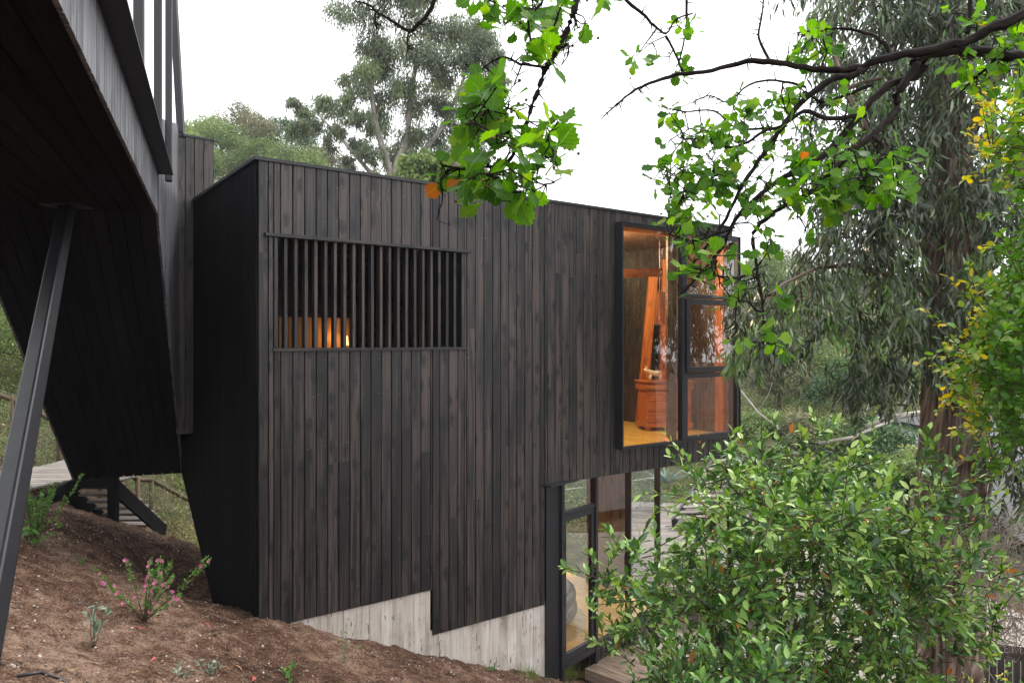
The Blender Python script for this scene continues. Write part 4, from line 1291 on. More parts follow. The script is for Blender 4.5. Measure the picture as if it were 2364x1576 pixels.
trunkline([TX(2180, 400), P(2280, 200, 11), P(2400, 0, 11.5)], [.12, .09, .05], mb, nodes, 8)
trunkline([TX(2185, 640), P(2100, 560, 11.2), P(1990, 520, 12), P(1900, 500, 12.5)], [.10, .07, .05, .02], mb, nodes, 8)
CR = [(1895, -160), (2500, -160), (2500, 900), (2300, 880), (2270, 760), (2230, 720), (2120, 760), (2080, 800), (1975, 800), (1940, 690), (1850, 650), (1840, 740), (1720, 740), (1712, 690), (1790, 610), (1870, 560), (1905, 450), (1925, 300), (1905, 150)]
cl2 = clumps_in(CR, 125, 8.6, 11.4, .34, .56, .60)
cl2 += [(P(x_, y_, D_), r_) for x_, y_, D_, r_ in [(1745, 745, 9.0, .30), (1780, 790, 9.1, .33), (1720, 790, 9.2, .28), (1985, 830, 9.3, .40), (2040, 850, 9.4, .42), (2010, 890, 9.2, .30), (1930, 730, 9.4, .34), (2330, 960, 8.6, .35), (2400, 1000, 8.4, .4), (2290, 1010, 9.2, .25), (2330, 1080, 9.0, .25), (2370, 1150, 8.8, .25), (2300, 1130, 9.4, .2),
        (2250, 690, 8.9, .30), (2170, 650, 8.9, .33), (2130, 820, 8.9, .26), (2210, 420, 8.7, .34), (2150, 340, 8.8, .36), (2200, 250, 8.8, .36), (2160, 130, 8.8, .36), (2190, 20, 8.8, .4), (2280, 590, 9.0, .3), (2050, 600, 9.2, .36), (1960, 560, 9.2, .36), (2060, 480, 9.3, .38), (1990, 420, 9.4, .36), (2120, 460, 9.0, .3), (1950, 330, 9.6, .35), (2050, 250, 9.3, .38), (1990, 120, 9.4, .38), (2080, 60, 9.4, .4), (2240, 820, 9.0, .28), (1860, 690, 9.2, .34), (2110, 740, 8.9, .32)]]
cl2 = [c_ for c_ in cl2 if not (2120 < 1176 + c_[0][0] / c_[0][1] * F < 2260 and 455 < 786 - c_[0][2] / c_[0][1] * F < 570 and c_[0][1] < 10)]
for (p, r) in sorted(cl2, key=lambda q_: -q_[0][2]): limb_to(mb, nodes, p, .03, 6, .10, sides=5)
pos, ax, nr_, sc_, rd_, tw_ = droop_foliage(cl2, 22, 26, .17, 1.5, .28)
for t4 in tw_[::2]: mb.tube(t4, [.004, .003, .002, .001], 3, False)
mb.build('trunk', M['bark'], bt, smooth=True)
leaf_mesh('crown', LANCE, pos, ax, nr_, sc_, M['euc'], bt, rnd=rd_, wscale=np.full(len(pos), 1.35))
# peeling bark strips
for (x_, y_, w_, l_, out_) in ((2175, 1040, .34, .42, .32), (2232, 1250, .06, 1.2, .03), (2110, 1130, .05, .8, .06), (2205, 560, .12, .5, .14), (2155, 900, .05, .9, .04), (2225, 1000, .05, 1.0, .05)):
    v = []; n_ = 9
    c = TX(x_, y_)
    for i in range(n_):
        f_ = i / (n_ - 1)
        yy = 10 - .41 - out_ * math.sin(f_ * math.pi * .6)
        if w_ > .2:
            v += [(c[0] - .22 + f_ * .5, 10 - .42 - out_ * (.5 + .5 * f_), c[2] - .12 + .14 * math.sin(f_ * 2.6)), (c[0] - .22 + f_ * .5, 10 - .40 - out_ * f_ * .4, c[2] - .22 + .20 * math.sin(f_ * 2.6) + .1)]
        else:
            v += [(c[0] - w_ / 2 + .03 * math.sin(5 * f_), yy, c[2] - f_ * l_), (c[0] + w_ / 2 + .03 * math.sin(5 * f_), yy + .01, c[2] - f_ * l_)]
    mb = MB(); mb.add(v, [(2 * i, 2 * i + 1, 2 * i + 3, 2 * i + 2) for i in range(n_ - 1)], [(p[0], p[2], .5) for p in v])
    o = mb.build('bark_strip', M['bark'], bt, smooth=True)
    sm = o.modifiers.new('thick', 'SOLIDIFY'); sm.thickness = .008

# ---- leafy twig foliage for shrubs
def twig_foliage(clumps, ntw, nl, llen, tlen, up=.35, fan=.9, rspread=.2):
    pos = []; ax = []; nr = []; sc = []; rd = []; tw = []
    for (c, r) in clumps:
        base = rng.random() * .3 - .15
        for i in range(max(2, int(ntw))):
            p0 = c + rng.normal(size=3) * r * .45
            d = rng.normal(size=3) + np.array([0, 0, up]) + (p0 - c) / r * .9; d = nrm(d)
            L = tlen * random.uniform(.6, 1.3)
            bend = rng.normal(size=3) * .25 + np.array([0, 0, .1])
            k = max(3, int(nl * random.uniform(.7, 1.3)))
            t_ = np.linspace(.1, 1, k)
            pth = p0 + d * (t_[:, None] * L) + bend * ((t_ ** 2)[:, None] * L * .3)
            side = np.cross(d, [0, 0, 1.0]); side = side / (np.linalg.norm(side) + 1e-6)
            upv = np.cross(side, d)
            ang = np.arange(k) * 2.4 + rng.random() * 6
            a = d * (.55 + .5 * t_[:, None]) + fan * (side * np.cos(ang)[:, None] + upv * np.sin(ang)[:, None] * .8) + rng.normal(size=(k, 3)) * .15
            pos.append(pth); ax.append(a)
            nr.append(np.array([0, 0, 1.0]) + rng.normal(size=(k, 3)) * .45 + d * .3)
            sc.append(llen * rng.uniform(.45, 1.25, k) * (1 - .25 * t_))
            rd.append(np.clip(.33 + base + .45 * t_ + rng.normal(size=k) * rspread, 0, .975))
            tw.append([p0, p0 + d * L * .5 + bend * L * .08, p0 + d * L + bend * L * .3])
    return np.concatenate(pos), np.concatenate(ax), np.concatenate(nr), np.concatenate(sc), np.concatenate(rd), tw

# ---- leafy bush lower right
BU = [(1500, 1410), (1535, 1330), (1580, 1260), (1625, 1200), (1690, 1165), (1790, 1155), (1900, 1165), (2000, 1195), (2120, 1180), (2170, 1230), (2200, 1310), (2220, 1430), (2200, 1600), (1980, 1680), (1700, 1680), (1480, 1640), (1470, 1560), (1480, 1480)]
cl3 = clumps_in(BU, 210, 3.2, 4.9, .10, .17, .50)
def sparse(c):
    x_ = 1176 + c[0] / c[1] * F; y_ = 786 - c[2] / c[1] * F
    d = ((x_ - 1900) / 190) ** 2 + ((y_ - 1440) / 95) ** 2
    d2 = ((x_ - 1530) / 90) ** 2 + ((y_ - 1450) / 70) ** 2
    return (x_ > 2110 and random.random() < .45) or (x_ < 1620 and random.random() < .35) or (d < 1 and random.random() < .82) or (d2 < 1 and random.random() < .8) or (y_ > 1400 and random.random() < .3)
cl3 = [c for c in cl3 if not sparse(c[0])]
cl3 += [(P(x_, y_, D_), .09) for x_, y_, D_ in [(1385, 1345, 3.6), (1440, 1290, 3.6), (1470, 1420, 3.6), (1430, 1480, 3.6), (1520, 1380, 3.6), (1625, 1125, 3.7), (1710, 1090, 3.7), (1740, 1060, 3.8), (1830, 1060, 3.9), (1920, 1090, 3.9), (2010, 1125, 4), (2150, 1115, 4), (2220, 1180, 4.1), (2275, 1330, 4.1), (2290, 1430, 4)]]
b0 = P(1760, 1560, 4.1); b0[2] = float(H(b0[0], b0[1], False))
bu = empty('leafy_bush', b0, 'large glossy leaved green bush with a few orange leaves, lower right', 'bush')
mb = MB(); nodes = []
for k in range(9):
    tx = random.uniform(1500, 2150); ty = random.uniform(1150, 1450)
    e_ = P(tx, ty, random.uniform(3.6, 4.5)); b1_ = b0 + np.array([random.uniform(-.3, .3), random.uniform(-.25, .25), -.15])
    m1 = (b1_ * .65 + e_ * .35) + np.array([0, 0, .35]) + rng.normal(size=3) * .06; m2 = (b1_ * .3 + e_ * .7) + np.array([0, 0, .25]) + rng.normal(size=3) * .06
    trunkline([b1_, m1, m2, e_], [.026, .02, .014, .006], mb, nodes, 7)
for (p, r) in sorted(cl3, key=lambda q_: np.linalg.norm(q_[0] - b0)): limb_to(mb, nodes, p, .009, 6, .10, sides=5)
pos, ax, nr_, sc_, rd_, tw_ = twig_foliage(cl3, 9.5, 15, .070, .25, .45, .9, .24)
rare = rng.random(len(rd_)); rd_ = np.where(rare > .984, .999, rd_)
for t4 in tw_: mb.tube(t4, [.0032, .0024, .0014], 4, False)
mb.build('branches', M['stem'], bu, smooth=True)
leaf_mesh('leaves', OVAL, pos, ax, nr_, sc_, M['coto'], bu, rnd=rd_)

# low bush at the very bottom
cl = clumps_in([(1560, 1530), (1700, 1510), (1830, 1540), (1900, 1600), (1800, 1720), (1560, 1700), (1450, 1640)], 26, 2.5, 3.0, .07, .12, .5)
p0 = P(1700, 1640, 2.8); p0[2] = float(H(p0[0], p0[1], False))
lb = empty('low_bush', p0, 'low bush of bluish green leaves at the bottom edge under the large bush', 'bush')
mb = MB(); nodes = [(p0, .015), (p0 + [0, 0, .3], .013)]
mb.tube([p0, p0 + [0, 0, .3]], [.015, .013], 6)
for (p, r) in cl: limb_to(mb, nodes, p, .006, 5, .1, sides=4)
pos, ax, nr_, sc_, rd_, tw_ = twig_foliage(cl, 5, 12, .06, .18, .3, .9)
for t4 in tw_: mb.tube(t4, [.0025, .002, .001], 4, False)
mb.build('branches', M['stem'], lb, smooth=True)
leaf_mesh('leaves', OVAL, pos, ax, nr_, sc_, M['coto'], lb, rnd=rd_ * .8)

# ---- yellow green shrub, right edge
cl4 = clumps_in([(2285, 330), (2310, 270), (2350, 240), (2600, 210), (2600, 430), (2380, 400), (2310, 370)], 44, 3.0, 3.8, .07, .13, .5)
cl4 += clumps_in([(2380, 440), (2600, 420), (2600, 560), (2400, 540), (2360, 500)], 16, 3.0, 3.8, .06, .11, .5)
cl4 += clumps_in([(2290, 660), (2330, 600), (2400, 560), (2640, 540), (2640, 1000), (2400, 1030), (2330, 1000), (2290, 930), (2270, 850), (2265, 760)], 120, 3.0, 4.0, .07, .13, .5)
cl4 += [(P(x_, y_, 3.2), .06) for x_, y_ in ((2230, 790), (2240, 850), (2250, 690), (2285, 350), (2290, 900), (2270, 980), (2290, 1060))]
p0 = np.array([3.1, 3.6, 0.0]); p0[2] = float(H(p0[0], p0[1], False))
ys = empty('yellow_shrub', p0, 'tall shrub with small yellow and green leaves along the right edge', 'shrub')
mb = MB(); nodes = []
for k in range(5):
    e_ = np.array([3.15 + random.uniform(-.1, .3), 3.5 + random.uniform(-.2, .3), random.uniform(.2, 1.0)])
    trunkline([p0 + rng.normal(size=3) * .06, (p0 + e_) / 2 + rng.normal(size=3) * .12, e_], [.03, .022, .01], mb, nodes, 7)
for (p, r) in sorted(cl4, key=lambda q_: np.linalg.norm(q_[0] - p0)): limb_to(mb, nodes, p, .008, 6, .10, sides=5)
pos, ax, nr_, sc_, rd_, tw_ = twig_foliage(cl4, 7.5, 14, .045, .18, .3, .9, .22)
# yellow at the outer (left, upper) tips
px_ = 1176 + pos[:, 0] / pos[:, 1] * F; py_ = 786 - pos[:, 2] / pos[:, 1] * F
edge = np.clip((2290 - px_) / 100, -.2, .6) + .45 * (py_ < 430)
rd_ = np.clip(rd_ * .75 + edge * rng.random(len(rd_)) * .9, 0, .955)
for t4 in tw_: mb.tube(t4, [.003, .002, .001], 4, False)
mb.build('branches', M['stem'], ys, smooth=True)
leaf_mesh('leaves', ROUND, pos, ax, nr_, sc_, M['yel'], ys, rnd=rd_)

# ---- hawthorn overhead
hb = np.array([4.6, 1.2, 0.0]); hb[2] = float(H(hb[0], hb[1], False))
hw = empty('hawthorn_tree', hb, 'overhanging hawthorn limbs with bright lobed leaves across the upper right', 'tree')
mb = MB(); nodes = []
def limb_px(pts, D0, D1, r0, r1, sides=8, src=True, kink=.0):
    n_ = len(pts); P3 = []; R3 = []
    for i, (x_, y_) in enumerate(pts):
        f_ = i / (n_ - 1); P3.append((Q if src else P)(x_, y_, D0 + (D1 - D0) * f_)); R3.append(r0 + (r1 - r0) * f_)
    # subdivide with a Catmull-Rom curve and small kinks
    P4 = []; R4 = []
    for i in range(n_ - 1):
        a = P3[max(i - 1, 0)]; b_ = P3[i]; c = P3[i + 1]; d = P3[min(i + 2, n_ - 1)]
        for u in (0, .25, .5, .75):
            p = .5 * ((2 * b_) + (-a + c) * u + (2 * a - 5 * b_ + 4 * c - d) * u * u + (-a + 3 * b_ - 3 * c + d) * u ** 3)
            r_ = R3[i] * (1 - u) + R3[i + 1] * u
            P4.append(p + rng.normal(size=3) * r_ * .22); R4.append(r_ * random.uniform(.9, 1.12))
    P4.append(P3[-1]); R4.append(R3[-1])
    mb.tube(P4, R4, sides)
    for p, r_ in zip(P4, R4): nodes.append((p, r_))
    return P4
# trunk outside the frame and the heavy limbs reaching in
trunkline([hb - [0, 0, .3], hb + [-.1, .1, 1.2], hb + [-.3, .2, 2.2], Q(2500, 120, 2.3)], [.11, .09, .07, .034], mb, nodes, 12)
limb_px([(2500, 120), (2364, 138), (2300, 128), (2230, 122), (2150, 128), (2110, 150)], 2.3, 2.2, .020, .014)
limb_px([(2500, -30), (2364, 38), (2280, 76), (2220, 102), (2130, 124), (2063, 136), (1988, 158), (1928, 166), (1857, 160), (1777, 146), (1702, 151), (1626, 171), (1560, 178), (1500, 197), (1465, 212), (1440, 232), (1393, 273)], 2.1, 2.35, .017, .0022)
LA = [(1999, 161), (1975, 176), (1930, 184), (1898, 201), (1837, 256), (1797, 312), (1762, 362), (1717, 427), (1676, 508), (1640, 560), (1600, 612)]
limb_px(LA, 2.2, 2.15, .012, .0035)
LC = [(2129, 128), (2126, 171), (2048, 201), (1998, 251), (1958, 302), (1903, 362), (1857, 387), (1792, 427), (1727, 477), (1692, 523), (1666, 578), (1606, 648), (1575, 680)]
limb_px(LC, 2.25, 2.05, .014, .003)
LD = [(2119, 151), (2078, 211), (2063, 266), (2018, 312), (1978, 342), (1928, 392), (1888, 437), (1827, 472), (1777, 502), (1740, 543), (1744, 603), (1757, 680), (1762, 729), (1768, 790)]
limb_px(LD, 2.2, 2.0, .012, .0025)
limb_px([(1998, 271), (1950, 277), (1903, 276), (1857, 261), (1802, 296), (1762, 307), (1727, 332), (1676, 344), (1626, 327), (1580, 325)], 2.15, 2.2, .008, .0025)
limb_px([(2058, 136), (2040, 105), (1998, 80), (1928, 70), (1842, 80)], 2.2, 2.3, .008, .002)
limb_px([(1777, 145), (1752, 95), (1757, 50), (1767, -20)], 2.35, 2.4, .005, .002)
limb_px([(2234, 84), (2240, 40), (2241, -30)], 2.2, 2.2, .007, .005)
limb_px([(2018, 320), (2043, 352), (2013, 392), (1993, 432)], 2.1, 2.0, .006, .002)
limb_px([(2300, 145), (2250, 185), (2204, 232)], 2.25, 2.3, .006, .002)
limb_px([(2010, 200), (1950, 225), (1898, 240), (1860, 215)], 2.2, 2.25, .006, .003)
limb_px([(1395, -40), (1437, 0), (1482, 35), (1510, 62), (1538, 82), (1560, 50), (1600, 35)], 2.2, 2.2, .006, .002)
limb_px([(1583, -30), (1585, 55), (1580, 95), (1568, 146)], 2.3, 2.3, .005, .002)
limb_px([(1538, 88), (1555, 120), (1568, 150), (1578, 174)], 2.3, 2.35, .004, .003)
limb_px([(1777, 300), (1700, 300), (1650, 260), (1580, 262), (1530, 250)], 2.25, 2.3, .004, .0015)
limb_px([(1860, 205), (1790, 190), (1730, 200), (1680, 240), (1640, 225), (1600, 240)], 2.25, 2.35, .004, .0015)
limb_px([(1690, 530), (1650, 545), (1600, 560), (1545, 545)], 2.05, 2.0, .006, .002)
limb_px([(1750, 620), (1720, 640), (1690, 645), (1650, 640)], 2.0, 1.95, .004, .002)
limb_px([(1745, 720), (1725, 700), (1700, 700)], 2.0, 1.95, .003, .002)
# left hanging branch
limb_px([(1345, -80), (1332, 0), (1317, 55), (1286, 116), (1261, 161), (1241, 216), (1216, 281), (1201, 327), (1176, 372), (1156, 387), (1100, 389), (1060, 394), (1015, 382)], 1.75, 1.6, .0082, .0022)
limb_px([(1261, 161), (1201, 151), (1161, 136), (1110, 166), (1095, 201)], 1.7, 1.7, .0035, .0012)
limb_px([(1262, -40), (1256, 0), (1221, 55), (1226, 110), (1206, 151), (1186, 201)], 1.75, 1.7, .0045, .0015)
limb_px([(1201, 372), (1231, 417), (1261, 430), (1296, 415)], 1.65, 1.6, .003, .0012)
limb_px([(1216, 275), (1180, 258), (1150, 245), (1130, 250)], 1.68, 1.65, .003, .0012)
limb_px([(1040, 392), (1018, 420), (1022, 460), (1008, 512)], 1.6, 1.6, .003, .001)
limb_px([(1290, 120), (1310, 105), (1312, 130), (1295, 155)], 1.7, 1.7, .0025, .001)
limb_px([(1020, -60), (1007, 0), (987, 40), (967, 58), (947, 75), (920, 62), (892, 45), (870, 32), (851, 15), (821, 8)], 2.0, 2.0, .007, .002)
limb_px([(947, 75), (940, 95), (942, 122)], 2.0, 2.0, .0035, .0015)
limb_px([(868, 30), (866, 55), (872, 72)], 2.0, 2.0, .003, .0015)
limb_px([(1332, -10), (1360, -60), (1500, -140), (1800, -200), (2300, -150), (2500, -30)], 1.8, 2.1, .010, .026)
limb_px([(1020, -55), (1120, -120), (1330, -150), (1500, -140)], 2.0, 1.95, .007, .010)
HL = [  # leaf groups: src x, y, spread px, n groups, depth
 (1125, 225, 30, 5, 1.66), (1100, 265, 30, 6, 1.62), (1150, 255, 35, 6, 1.64), (1120, 300, 32, 6, 1.6), (1170, 300, 35, 6, 1.62), (1190, 340, 32, 4, 1.6), (1110, 205, 20, 3, 1.66), (1245, 295, 22, 2, 1.6), (1262, 345, 22, 3, 1.58), (1285, 300, 10, 1, 1.58), (1285, 378, 12, 1, 1.58),
 (1160, 400, 28, 4, 1.6), (1130, 440, 24, 3, 1.6), (1180, 430, 24, 3, 1.6), (1205, 455, 18, 3, 1.6), (1095, 400, 24, 3, 1.6), (1030, 400, 16, 2, 1.6), (1230, 420, 20, 2, 1.6),
 (1180, 30, 30, 4, 1.75), (1230, 30, 30, 5, 1.74), (1265, 90, 24, 3, 1.72), (1290, 20, 25, 3, 1.74), (1345, 50, 12, 1, 1.72), (1325, 75, 10, 1, 1.72), (1110, 5, 20, 2, 1.8), (1260, 135, 14, 2, 1.7), (1400, 10, 14, 1, 1.9), (1190, 70, 20, 2, 1.75), (1380, -20, 20, 2, 1.9),
 (1465, 140, 12, 1, 2.3), (1590, 70, 20, 3, 2.3), (1520, 135, 12, 1, 2.3), (1575, 165, 20, 3, 2.35), (1550, 265, 30, 4, 2.3), (1560, 330, 30, 4, 2.25), (1620, 310, 30, 5, 2.25), (1655, 310, 24, 4, 2.2),
 (1535, 420, 30, 4, 2.2), (1560, 390, 30, 5, 2.2), (1610, 400, 36, 6, 2.2), (1660, 380, 36, 6, 2.2), (1590, 450, 34, 5, 2.15), (1650, 440, 38, 7, 2.15), (1700, 430, 34, 5, 2.15), (1560, 480, 28, 4, 2.1),
 (1720, 260, 34, 5, 2.25), (1700, 340, 36, 6, 2.2), (1760, 250, 34, 4, 2.25), (1780, 340, 34, 5, 2.2), (1830, 210, 30, 4, 2.25), (1870, 300, 34, 5, 2.2), (1880, 80, 24, 3, 2.3), (1900, 120, 26, 4, 2.3), (1840, 130, 20, 2, 2.3), (1930, 230, 28, 3, 2.2),
 (1850, 390, 34, 6, 2.15), (1900, 400, 36, 7, 2.1), (1950, 370, 34, 6, 2.1), (2000, 390, 34, 6, 2.1), (2050, 370, 30, 5, 2.1), (2090, 370, 18, 2, 2.1), (2080, 425, 26, 3, 2.05), (1980, 440, 34, 5, 2.05), (1900, 460, 34, 5, 2.1), (1850, 440, 34, 5, 2.1), (2040, 430, 28, 4, 2.05), (1930, 480, 24, 3, 2.05),
 (1780, 430, 34, 5, 2.1), (1800, 480, 26, 3, 2.1), (1750, 500, 22, 3, 2.1), (1540, 520, 22, 3, 2.05), (1600, 520, 26, 4, 2.05), (1580, 570, 22, 4, 2.0), (1650, 600, 26, 4, 2.0), (1600, 620, 24, 4, 2.0), (1640, 560, 24, 3, 2.0), (1690, 610, 24, 4, 1.98), (1620, 660, 18, 2, 2.0),
 (1680, 680, 24, 3, 1.98), (1710, 650, 18, 2, 1.98), (1780, 560, 18, 3, 2.0), (1860, 540, 14, 1, 2.05), (1790, 680, 10, 1, 1.98), (1710, 780, 18, 2, 1.98), (1770, 750, 18, 2, 1.98), (1790, 790, 16, 2, 1.98), (1745, 800, 14, 1, 1.98), (1960, 300, 20, 2, 2.15),
 (2260, 60, 26, 3, 2.2), (2310, 90, 26, 3, 2.2), (2230, 150, 26, 3, 2.25), (2290, 170, 30, 4, 2.3), (2350, 150, 30, 3, 2.3), (2345, 60, 24, 2, 2.2), (2250, 190, 22, 2, 2.3), (2200, 30, 14, 1, 2.2)]
pos = []; ax = []; nr = []; sc = []; rd = []
berries = []
for (x_, y_, sp, n_, D_) in HL:
    for g_ in range(int(n_ * (1.0 if (x_ < 1720 and y_ > 540) else 2.3 if x_ > 1810 else 1.7 if D_ > 1.9 else 1.6) + .5)):
        px1 = x_ + random.gauss(0, sp * .6); py1 = y_ + random.gauss(0, sp * .5)
        tip = Q(px1, py1, D_ + random.gauss(0, .07))
        best = min(nodes[12:], key=lambda q_: np.linalg.norm(q_[0] - tip))
        L = np.linalg.norm(tip - best[0])
        mid = (tip + best[0]) / 2 + rng.normal(size=3) * L * .14
        mb.tube([best[0], mid, tip], [min(best[1], .0028), .0019, .0013], 4, False)
        if L > .05: nodes.append((mid, .0015))
        k = random.choice([1, 2, 3, 3]); big = 1.28 if D_ < 1.8 else 1.0
        for j in range(k):
            a = nrm(nrm(tip - mid) * .5 + rng.normal(size=3) * .75 + np.array([0, 0, -.25]))
            pos.append(tip + rng.normal(size=3) * .006); ax.append(a)
            nr.append(np.array([0, -.75, .75]) + rng.normal(size=3) * .45)
            sc.append(random.uniform(.034, .062) * big); rd.append(random.random() * .955 if random.random() < .994 else .985)
        if random.random() < .35: berries.append(tip + rng.normal(size=3) * .03)
# thorns, spurs and berries on the limbs
base_nodes = list(nodes[12:])
for _ in range(1100):
    p, r_ = random.choice(base_nodes)
    if r_ > .016: continue
    d = nrm(rng.normal(size=3)); L = random.uniform(.008, .045)
    q1 = p + d * L; mb.tube([p, q1], [min(r_, .0022), .0008], 4, False)
    if L > .03: mb.tube([q1, q1 + nrm(rng.normal(size=3)) * .018], [.001, .0006], 3, False)
mb.build('branches', M['twig'], hw, smooth=True)
leaf_mesh('leaves', HAW, np.array(pos), np.array(ax), np.array(nr), np.array(sc), M['haw'], hw, rnd=np.array(rd), wscale=rng.uniform(.7, 1.15, len(pos)))
mb = MB()
for p in berries:
    v0 = np.array(ICO_V) * .0042; mb.add(p + v0, ICO_F)
mb.build('berries', M['brown_wood'], hw, smooth=True)

# ------------------------------------------------------------------ hillside trees and shrubs
def puff(name, base, rx, rz, mat, label, group, leaf=.16, n=3500, lean=0, tm=None, trunk_h=None, cat='tree', lumps=None, tmpl=SIMPLE, ws=1.0):
    base = np.asarray(base, float)
    root = empty(name, base, label, cat, group)
    th_ = rz * .35 if trunk_h is None else trunk_h
    cc = base + np.array([lean, 0, th_ + rz * .75])
    nlump = lumps or 26
    d = randdir(nlump); d[:, 2] = np.abs(d[:, 2]) * 1.1 - .35
    cs = cc + d * np.array([rx, rx, rz]) * rng.uniform(.45, .95, (nlump, 1))
    rs = rng.uniform(.22, .42, nlump) * rx
    per = n // nlump
    pos = []; rd = []; nr = []
    for c, r in zip(cs, rs):
        q_ = randdir(per); rad = r * rng.random(per) ** .35
        pos.append(c + q_ * rad[:, None] * np.array([1, 1, .8])); nr.append(q_ + np.array([0, 0, .5]) + rng.normal(size=(per, 3)) * .5)
        rd.append(np.clip(.45 + rng.normal() * .16 + rng.normal(size=per) * .16, 0, 1))
    pos = np.concatenate(pos); nr = np.concatenate(nr)
    mb = MB(); nodes_ = [(base - [0, 0, .3], .06 * rx), (base + (cc - base) * .5, .05 * rx)]
    mb.tube([base - np.array([0, 0, .4]), base + (cc - base) * .5, cc], [.07 * rx, .05 * rx, .02 * rx], 6)
    for c in cs: limb_to(mb, nodes_, c, .022 * rx, 4, .12, sides=4)
    mb.build('trunk', tm or M['stem'], root, smooth=True)
    leaf_mesh('crown', tmpl, pos, randdir(len(pos), -.1), nr, leaf * rng.uniform(.6, 1.3, len(pos)), mat, root, rnd=np.concatenate(rd), wscale=np.full(len(pos), ws))
    return root
def at_px(x, D):
    X_ = (x - 1176) / F * D
    return np.array([X_, D, float(H(X_, D, False))])
hill = [  # px x, D, rx, rz, mat, label
 (430, 46, 2.4, 2.6, 'shrub', 'rounded mid green tree at the left end of the ridge beside the stair head'),
 (480, 50, 2.8, 2.6, 'shrub', 'broad green tree on the ridge just right of the stair head'),
 (520, 44, 2.0, 1.8, 'shrub_pale', 'pale silvery shrub low on the hill above the dark end wall'),
 (560, 54, 3.0, 2.8, 'shrub_dull', 'olive brown tree on the ridge above the roof corner'),
 (610, 50, 2.7, 2.4, 'shrub', 'rounded green tree on the ridge behind the roof corner'),
 (655, 56, 2.8, 2.9, 'shrub_dark', 'darker green tree in the middle of the ridge'),
 (700, 52, 2.4, 2.4, 'shrub', 'green tree on the ridge left of the tall eucalyptus'),
 (745, 56, 2.3, 2.2, 'shrub_dull', 'olive tree at the foot of the ridge before the tall eucalyptus'),
 (590, 42, 1.9, 1.8, 'shrub', 'low green shrub peeping over the roof edge near the corner'),
 (660, 43, 1.9, 1.6, 'shrub_dull', 'low olive shrub peeping over the roof edge farther right'),
 (500, 38, 1.5, 1.5, 'shrub_pale', 'pale feathery shrub between stair head and dark end wall'),
 (455, 40, 1.9, 1.9, 'shrub', 'bright green shrub under the ridge next to the stair head'),
 (800, 48, 1.8, 2.0, 'shrub_dull', 'small olive tree below the tall eucalyptus'),
 (970, 26, 1.3, 2.2, 'shrub', 'light green young tree behind the roof right of the tall trunk'),
 (1060, 28, 1.5, 2.2, 'shrub_dull', 'dull green young tree behind the roof under the hanging hawthorn twig')]
for (x_, D_, rx, rz, mt, lb_) in hill:
    if D_ > 36: D_ = D_ * 1.16; rx *= 1.15; rz *= 1.1
    b_ = at_px(x_, D_)
    if x_ in (970, 1060): b_[2] = P(0, 415 if x_ == 970 else 425, D_)[2] - rz * 1.35; th__ = rz * .35
    root = puff('hillside_tree', b_, rx, rz, M[mt], lb_, 'trees and shrubs on the hill behind the house', leaf=.20, n=9500, lumps=40)
for (x_, D_, rx, rz, mt, lb_) in [
 (1745, 60, 3.0, 3.6, 'shrub', 'round topped tree on the far skyline right of the house'),
 (1810, 66, 3.4, 3.4, 'shrub_dull', 'grey green tree on the far skyline behind drooping leaves'),
 (1880, 58, 3.0, 3.0, 'shrub', 'green tree on the far slope behind the drooping leaves'),
 (1960, 62, 3.4, 3.0, 'shrub_dull', 'olive tree on the far slope left of the big trunk'),
 (1715, 44, 2.0, 1.8, 'shrub', 'bushy green shrub on the slope just right of the house'),
 (1790, 36, 1.7, 1.5, 'shrub_dull', 'brownish shrub in the middle of the right slope'),
 (1860, 40, 2.2, 1.9, 'shrub', 'leafy green shrub in the middle of the right slope'),
 (1940, 34, 1.8, 1.6, 'shrub_dark', 'dark green shrub on the slope near the fallen branch'),
 (2030, 38, 2.2, 2.0, 'shrub', 'green shrub on the slope left of the big trunk'),
 (1750, 28, 1.4, 1.1, 'shrub', 'low yellowish green shrub on the near right slope'),
 (1840, 27, 1.3, 1.0, 'shrub_dull', 'low dry shrub on the near right slope'),
 (1930, 26, 1.4, 1.1, 'shrub', 'low green shrub right of the dry one on the near slope'),
 (2020, 25, 1.5, 1.1, 'shrub_dark', 'low dark shrub beside the big trunk on the near slope'),
 (2110, 44, 2.6, 2.4, 'shrub', 'green tree behind the big trunk'),
 (1975, 21, 1.0, .8, 'shrub_dark', 'small dark shrub just before the pale fallen log'),
 (2085, 21, 1.1, 1.0, 'shrub', 'leafy shrub against the left side of the big trunk'),
 (1880, 22, 1.0, .8, 'shrub', 'small green shrub left of the pale fallen log'),
 (2420, 44, 3.5, 5.5, 'shrub_dark', 'dark tree beyond the road at the right edge')]:
    puff('slope_tree', at_px(x_, D_), rx, rz, M[mt], lb_, 'trees and shrubs on the slope right of the house', leaf=.085 + .0018 * D_, n=8500, lumps=38)
